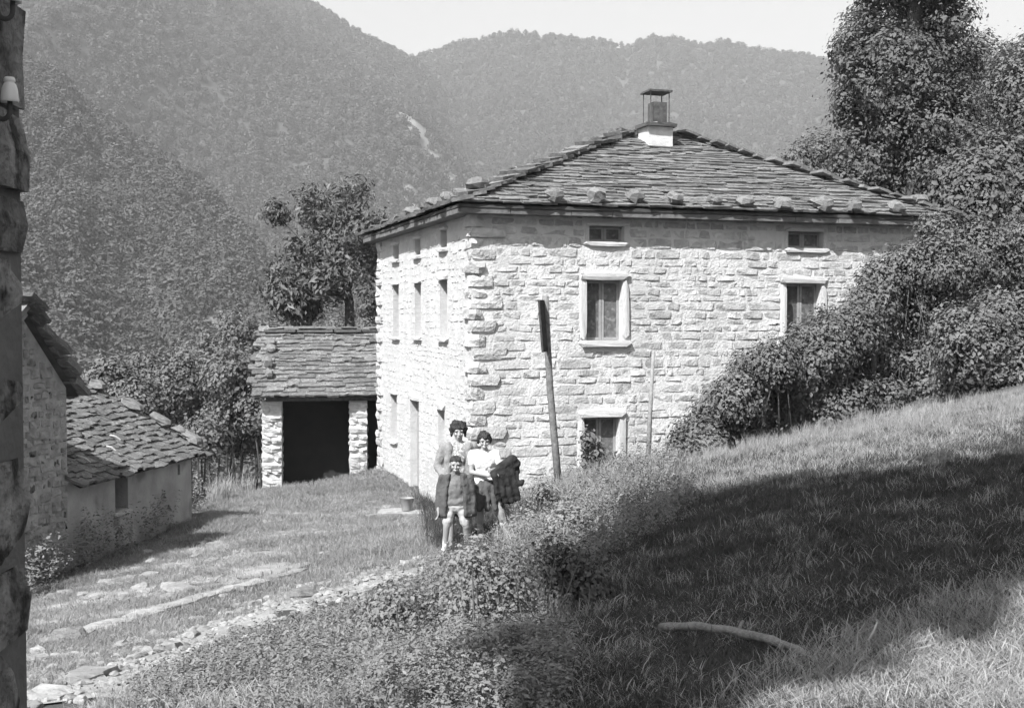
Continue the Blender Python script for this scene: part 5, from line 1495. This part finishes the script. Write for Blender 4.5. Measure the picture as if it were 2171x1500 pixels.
sow('grass', past, 21000, T_short, .6, 1.6, 700, 'short grazed turf of the sloping pasture', .02, pat)
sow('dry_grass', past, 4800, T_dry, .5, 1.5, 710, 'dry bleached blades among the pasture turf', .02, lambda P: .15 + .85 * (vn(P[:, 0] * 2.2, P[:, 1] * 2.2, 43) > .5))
edge = [(1230, 1000), (1440, 945), (1700, 905), (2200, 830), (2200, 890), (1700, 955), (1440, 1000), (1280, 1050)]
sow('dry_grass', edge, 1300, T_tall, .15, .42, 720, 'taller pale grass along the foot of the brambles')
tr = [(30, 1500), (30, 1250), (405, 1100), (560, 1030), (800, 990), (900, 1060), (985, 1130), (940, 1190), (700, 1250), (350, 1360)]
thin = lambda P: .3 + .7 * (vn(P[:, 0] * 1.4, P[:, 1] * 1.4, 77) > .45)
sow('grass', tr, 6500, T_sun, .7, 1.4, 730, 'short patchy grass on the terrace path', .02, thin)
sow('dry_grass', tr, 9000, T_dry, .5, 1.1, 735, 'dry grass on the terrace path', .02, thin)
low = [(200, 1540), (330, 1460), (520, 1385), (720, 1310), (900, 1245), (1000, 1190), (1180, 1080), (1200, 1250), (1110, 1540)]
thl = lambda P: .15 + .85 * (vn(P[:, 0] * 1.6, P[:, 1] * 1.6, 71) > .42)
sow('weeds', low, 3600, W_low, .5, 1.6, 740, 'low leafy weeds on the bank below the track', .02, thl)
sow('grass', low, 4200, T_midl, .25, .8, 745, 'tangled grass on the bank below the track', .02, thl)
sow('dry_grass', low, 8000, T_dry, .7, 1.9, 747, 'dry grass on the bank below the track')
base = [(1085, 1120), (1120, 1030), (1440, 985), (1420, 1030), (1300, 1080), (1180, 1190), (1060, 1200)]
sow('dry_grass', base, 900, T_tall, .3, .8, 750, 'tall pale grass round the people and the house corner')
sow('weeds', base, 300, W_tall, .3, .8, 755, 'tall leafy weeds round the people and the house corner')
sow('grass', [(880, 1060), (1000, 1060), (1100, 1010), (1440, 985), (1420, 1030), (1180, 1190), (960, 1200), (900, 1120)], 1900, T_mid, .4, 1., 757, 'mid-height grass round the people and the house corner')
sow('dry_grass', [(440, 960), (560, 940), (556, 1035), (450, 1070)], 420, T_tall, .6, 1.3, 760, 'tall pale grass clump between the lean-to and the shed')
sow('weeds', [(50, 1270), (60, 1130), (420, 1040), (420, 1095)], 260, W_tall, .6, 1.3, 765, 'dark weeds in the ditch along the lean-to wall')
sow('weeds', [(1190, 1180), (1330, 1050), (1500, 1050), (1420, 1130), (1250, 1220)], 160, W_tall, .3, .7, 767, 'scattered weeds on the upper pasture')
sow('dry_grass', [(1560, 1540), (1700, 1420), (1850, 1340), (2200, 1225), (2300, 1560)], 3000, T_dry, .8, 1.6, 770, 'pale grass sown to paint sunlight in the bottom right corner')
sow('dry_grass', [(1300, 1040), (1440, 985), (1700, 930), (2200, 840), (2200, 930), (1700, 1005), (1440, 1055)], 2500, T_dry, .8, 1.4, 775, 'pale turf standing in for sunlight between the brambles and the shade')
sow('grass', [(430, 1060), (560, 1030), (800, 985), (900, 1060), (985, 1130), (900, 1170), (700, 1190), (450, 1140)], 3600, T_sun, .6, 1.5, 780, 'lightened grass standing in for sunlight in front of the shed', .03, thin)
sow('dry_grass', [(430, 1060), (560, 1030), (800, 985), (900, 1060), (985, 1130), (900, 1170), (700, 1190), (450, 1140)], 3000, T_dry, .6, 1.3, 785, 'pale blades brightening the sunny ground in front of the shed', .03)
# shrubs standing in front
def shrub(name, lb, bs, Yd, n, size, seed, m, base, clump=.13):
    b0 = on_ground(*base)
    B = [pblob(x, y, r, Yd + (q % 3 - 1) * .15) for q, (x, y, r) in enumerate(bs)]
    t = thing(name, lb, 'shrub', b0[:])
    leaf_cloud('foliage', B, n, size, m, t, seed, clump=clump, per=14, fill=.5)
    mb = MB(); r = random.Random(seed)
    for b in B:
        e = Vector(b[:3]); s = Vector((b0.x + r.uniform(-.12, .12), b0.y + r.uniform(-.1, .1), b0.z - .03)); limb(mb, [s, s.lerp(e, .5) + Vector((r.uniform(-.06, .06), 0, 0)), e + Vector((0, 0, b[5] * .6))], .008, .003, 5)
    mb.build('stems', M['bark'], t, True)
shrub('shrub', 'leafy shrub with thin dark stems at the bottom edge of the pasture shade', [(1010, 1250, 60), (1060, 1300, 60), (980, 1330, 60), (1090, 1240, 50), (1040, 1380, 60), (1110, 1330, 45), (1000, 1200, 40)], 7.2, 9000, .026, 800, M['weed'], (1050, 1490))
shrub('shrub', 'low sprawling shrub left of the leafy shrub with thin stems', [(840, 1300, 55), (900, 1330, 60), (790, 1340, 50), (860, 1380, 60), (930, 1280, 40)], 7.6, 6500, .026, 801, M['weed'], (860, 1440))
shrub('shrub', 'tall weedy shrub at the foot of the crooked post', [(1190, 1130, 34), (1210, 1095, 26), (1160, 1140, 30), (1230, 1140, 36), (1180, 1180, 36), (1260, 1130, 28)], 12.5, 4200, .042, 802, M['weed'], (1190, 1200))
shrub('shrub', 'weedy shrub right beside the girl with the coat', [(1150, 1045, 18), (1165, 1065, 24), (1140, 1085, 22), (1135, 1115, 24), (1170, 1110, 28)], 14.4, 3200, .042, 803, M['weed'], (1150, 1150))
shrub('shrub', 'thin-leaved shrub against the lower front doorway', [(1250, 930, 16), (1262, 960, 18), (1245, 975, 20), (1280, 990, 20), (1310, 985, 16)], 23.4, 900, .09, 804, M['bleaf'], (1262, 1005))

shrub('shrub', 'dark ragged clump of weeds where the pasture shade begins', [(1180, 1180, 36), (1200, 1240, 46), (1160, 1280, 44), (1230, 1200, 34), (1190, 1330, 44), (1140, 1340, 40), (1250, 1250, 36), (1150, 1220, 34)], 8.6, 9000, .03, 805, M['tleaf'], (1180, 1390))  # darker leaf colour stands in for shadow inside the clump
# ================================================================== HAZE
hz = MB().box((0, 1600, 350), (9000, 7400, 900)).build('haze', None)
hz.data.materials.clear()
hm = bpy.data.materials.new('haze'); hm.use_nodes = True
for nd in list(hm.node_tree.nodes): hm.node_tree.nodes.remove(nd)
ou = hm.node_tree.nodes.new('ShaderNodeOutputMaterial'); pv = hm.node_tree.nodes.new('ShaderNodeVolumePrincipled')
pv.inputs['Color'].default_value = (.9, .9, .9, 1); pv.inputs['Density'].default_value = .00032; pv.inputs['Anisotropy'].default_value = .0
hm.node_tree.links.new(pv.outputs[0], ou.inputs['Volume'])
hz.data.materials.append(hm); hz['kind'] = 'stuff'; hz['label'] = 'pale summer haze filling the valley'; hz['category'] = 'haze'
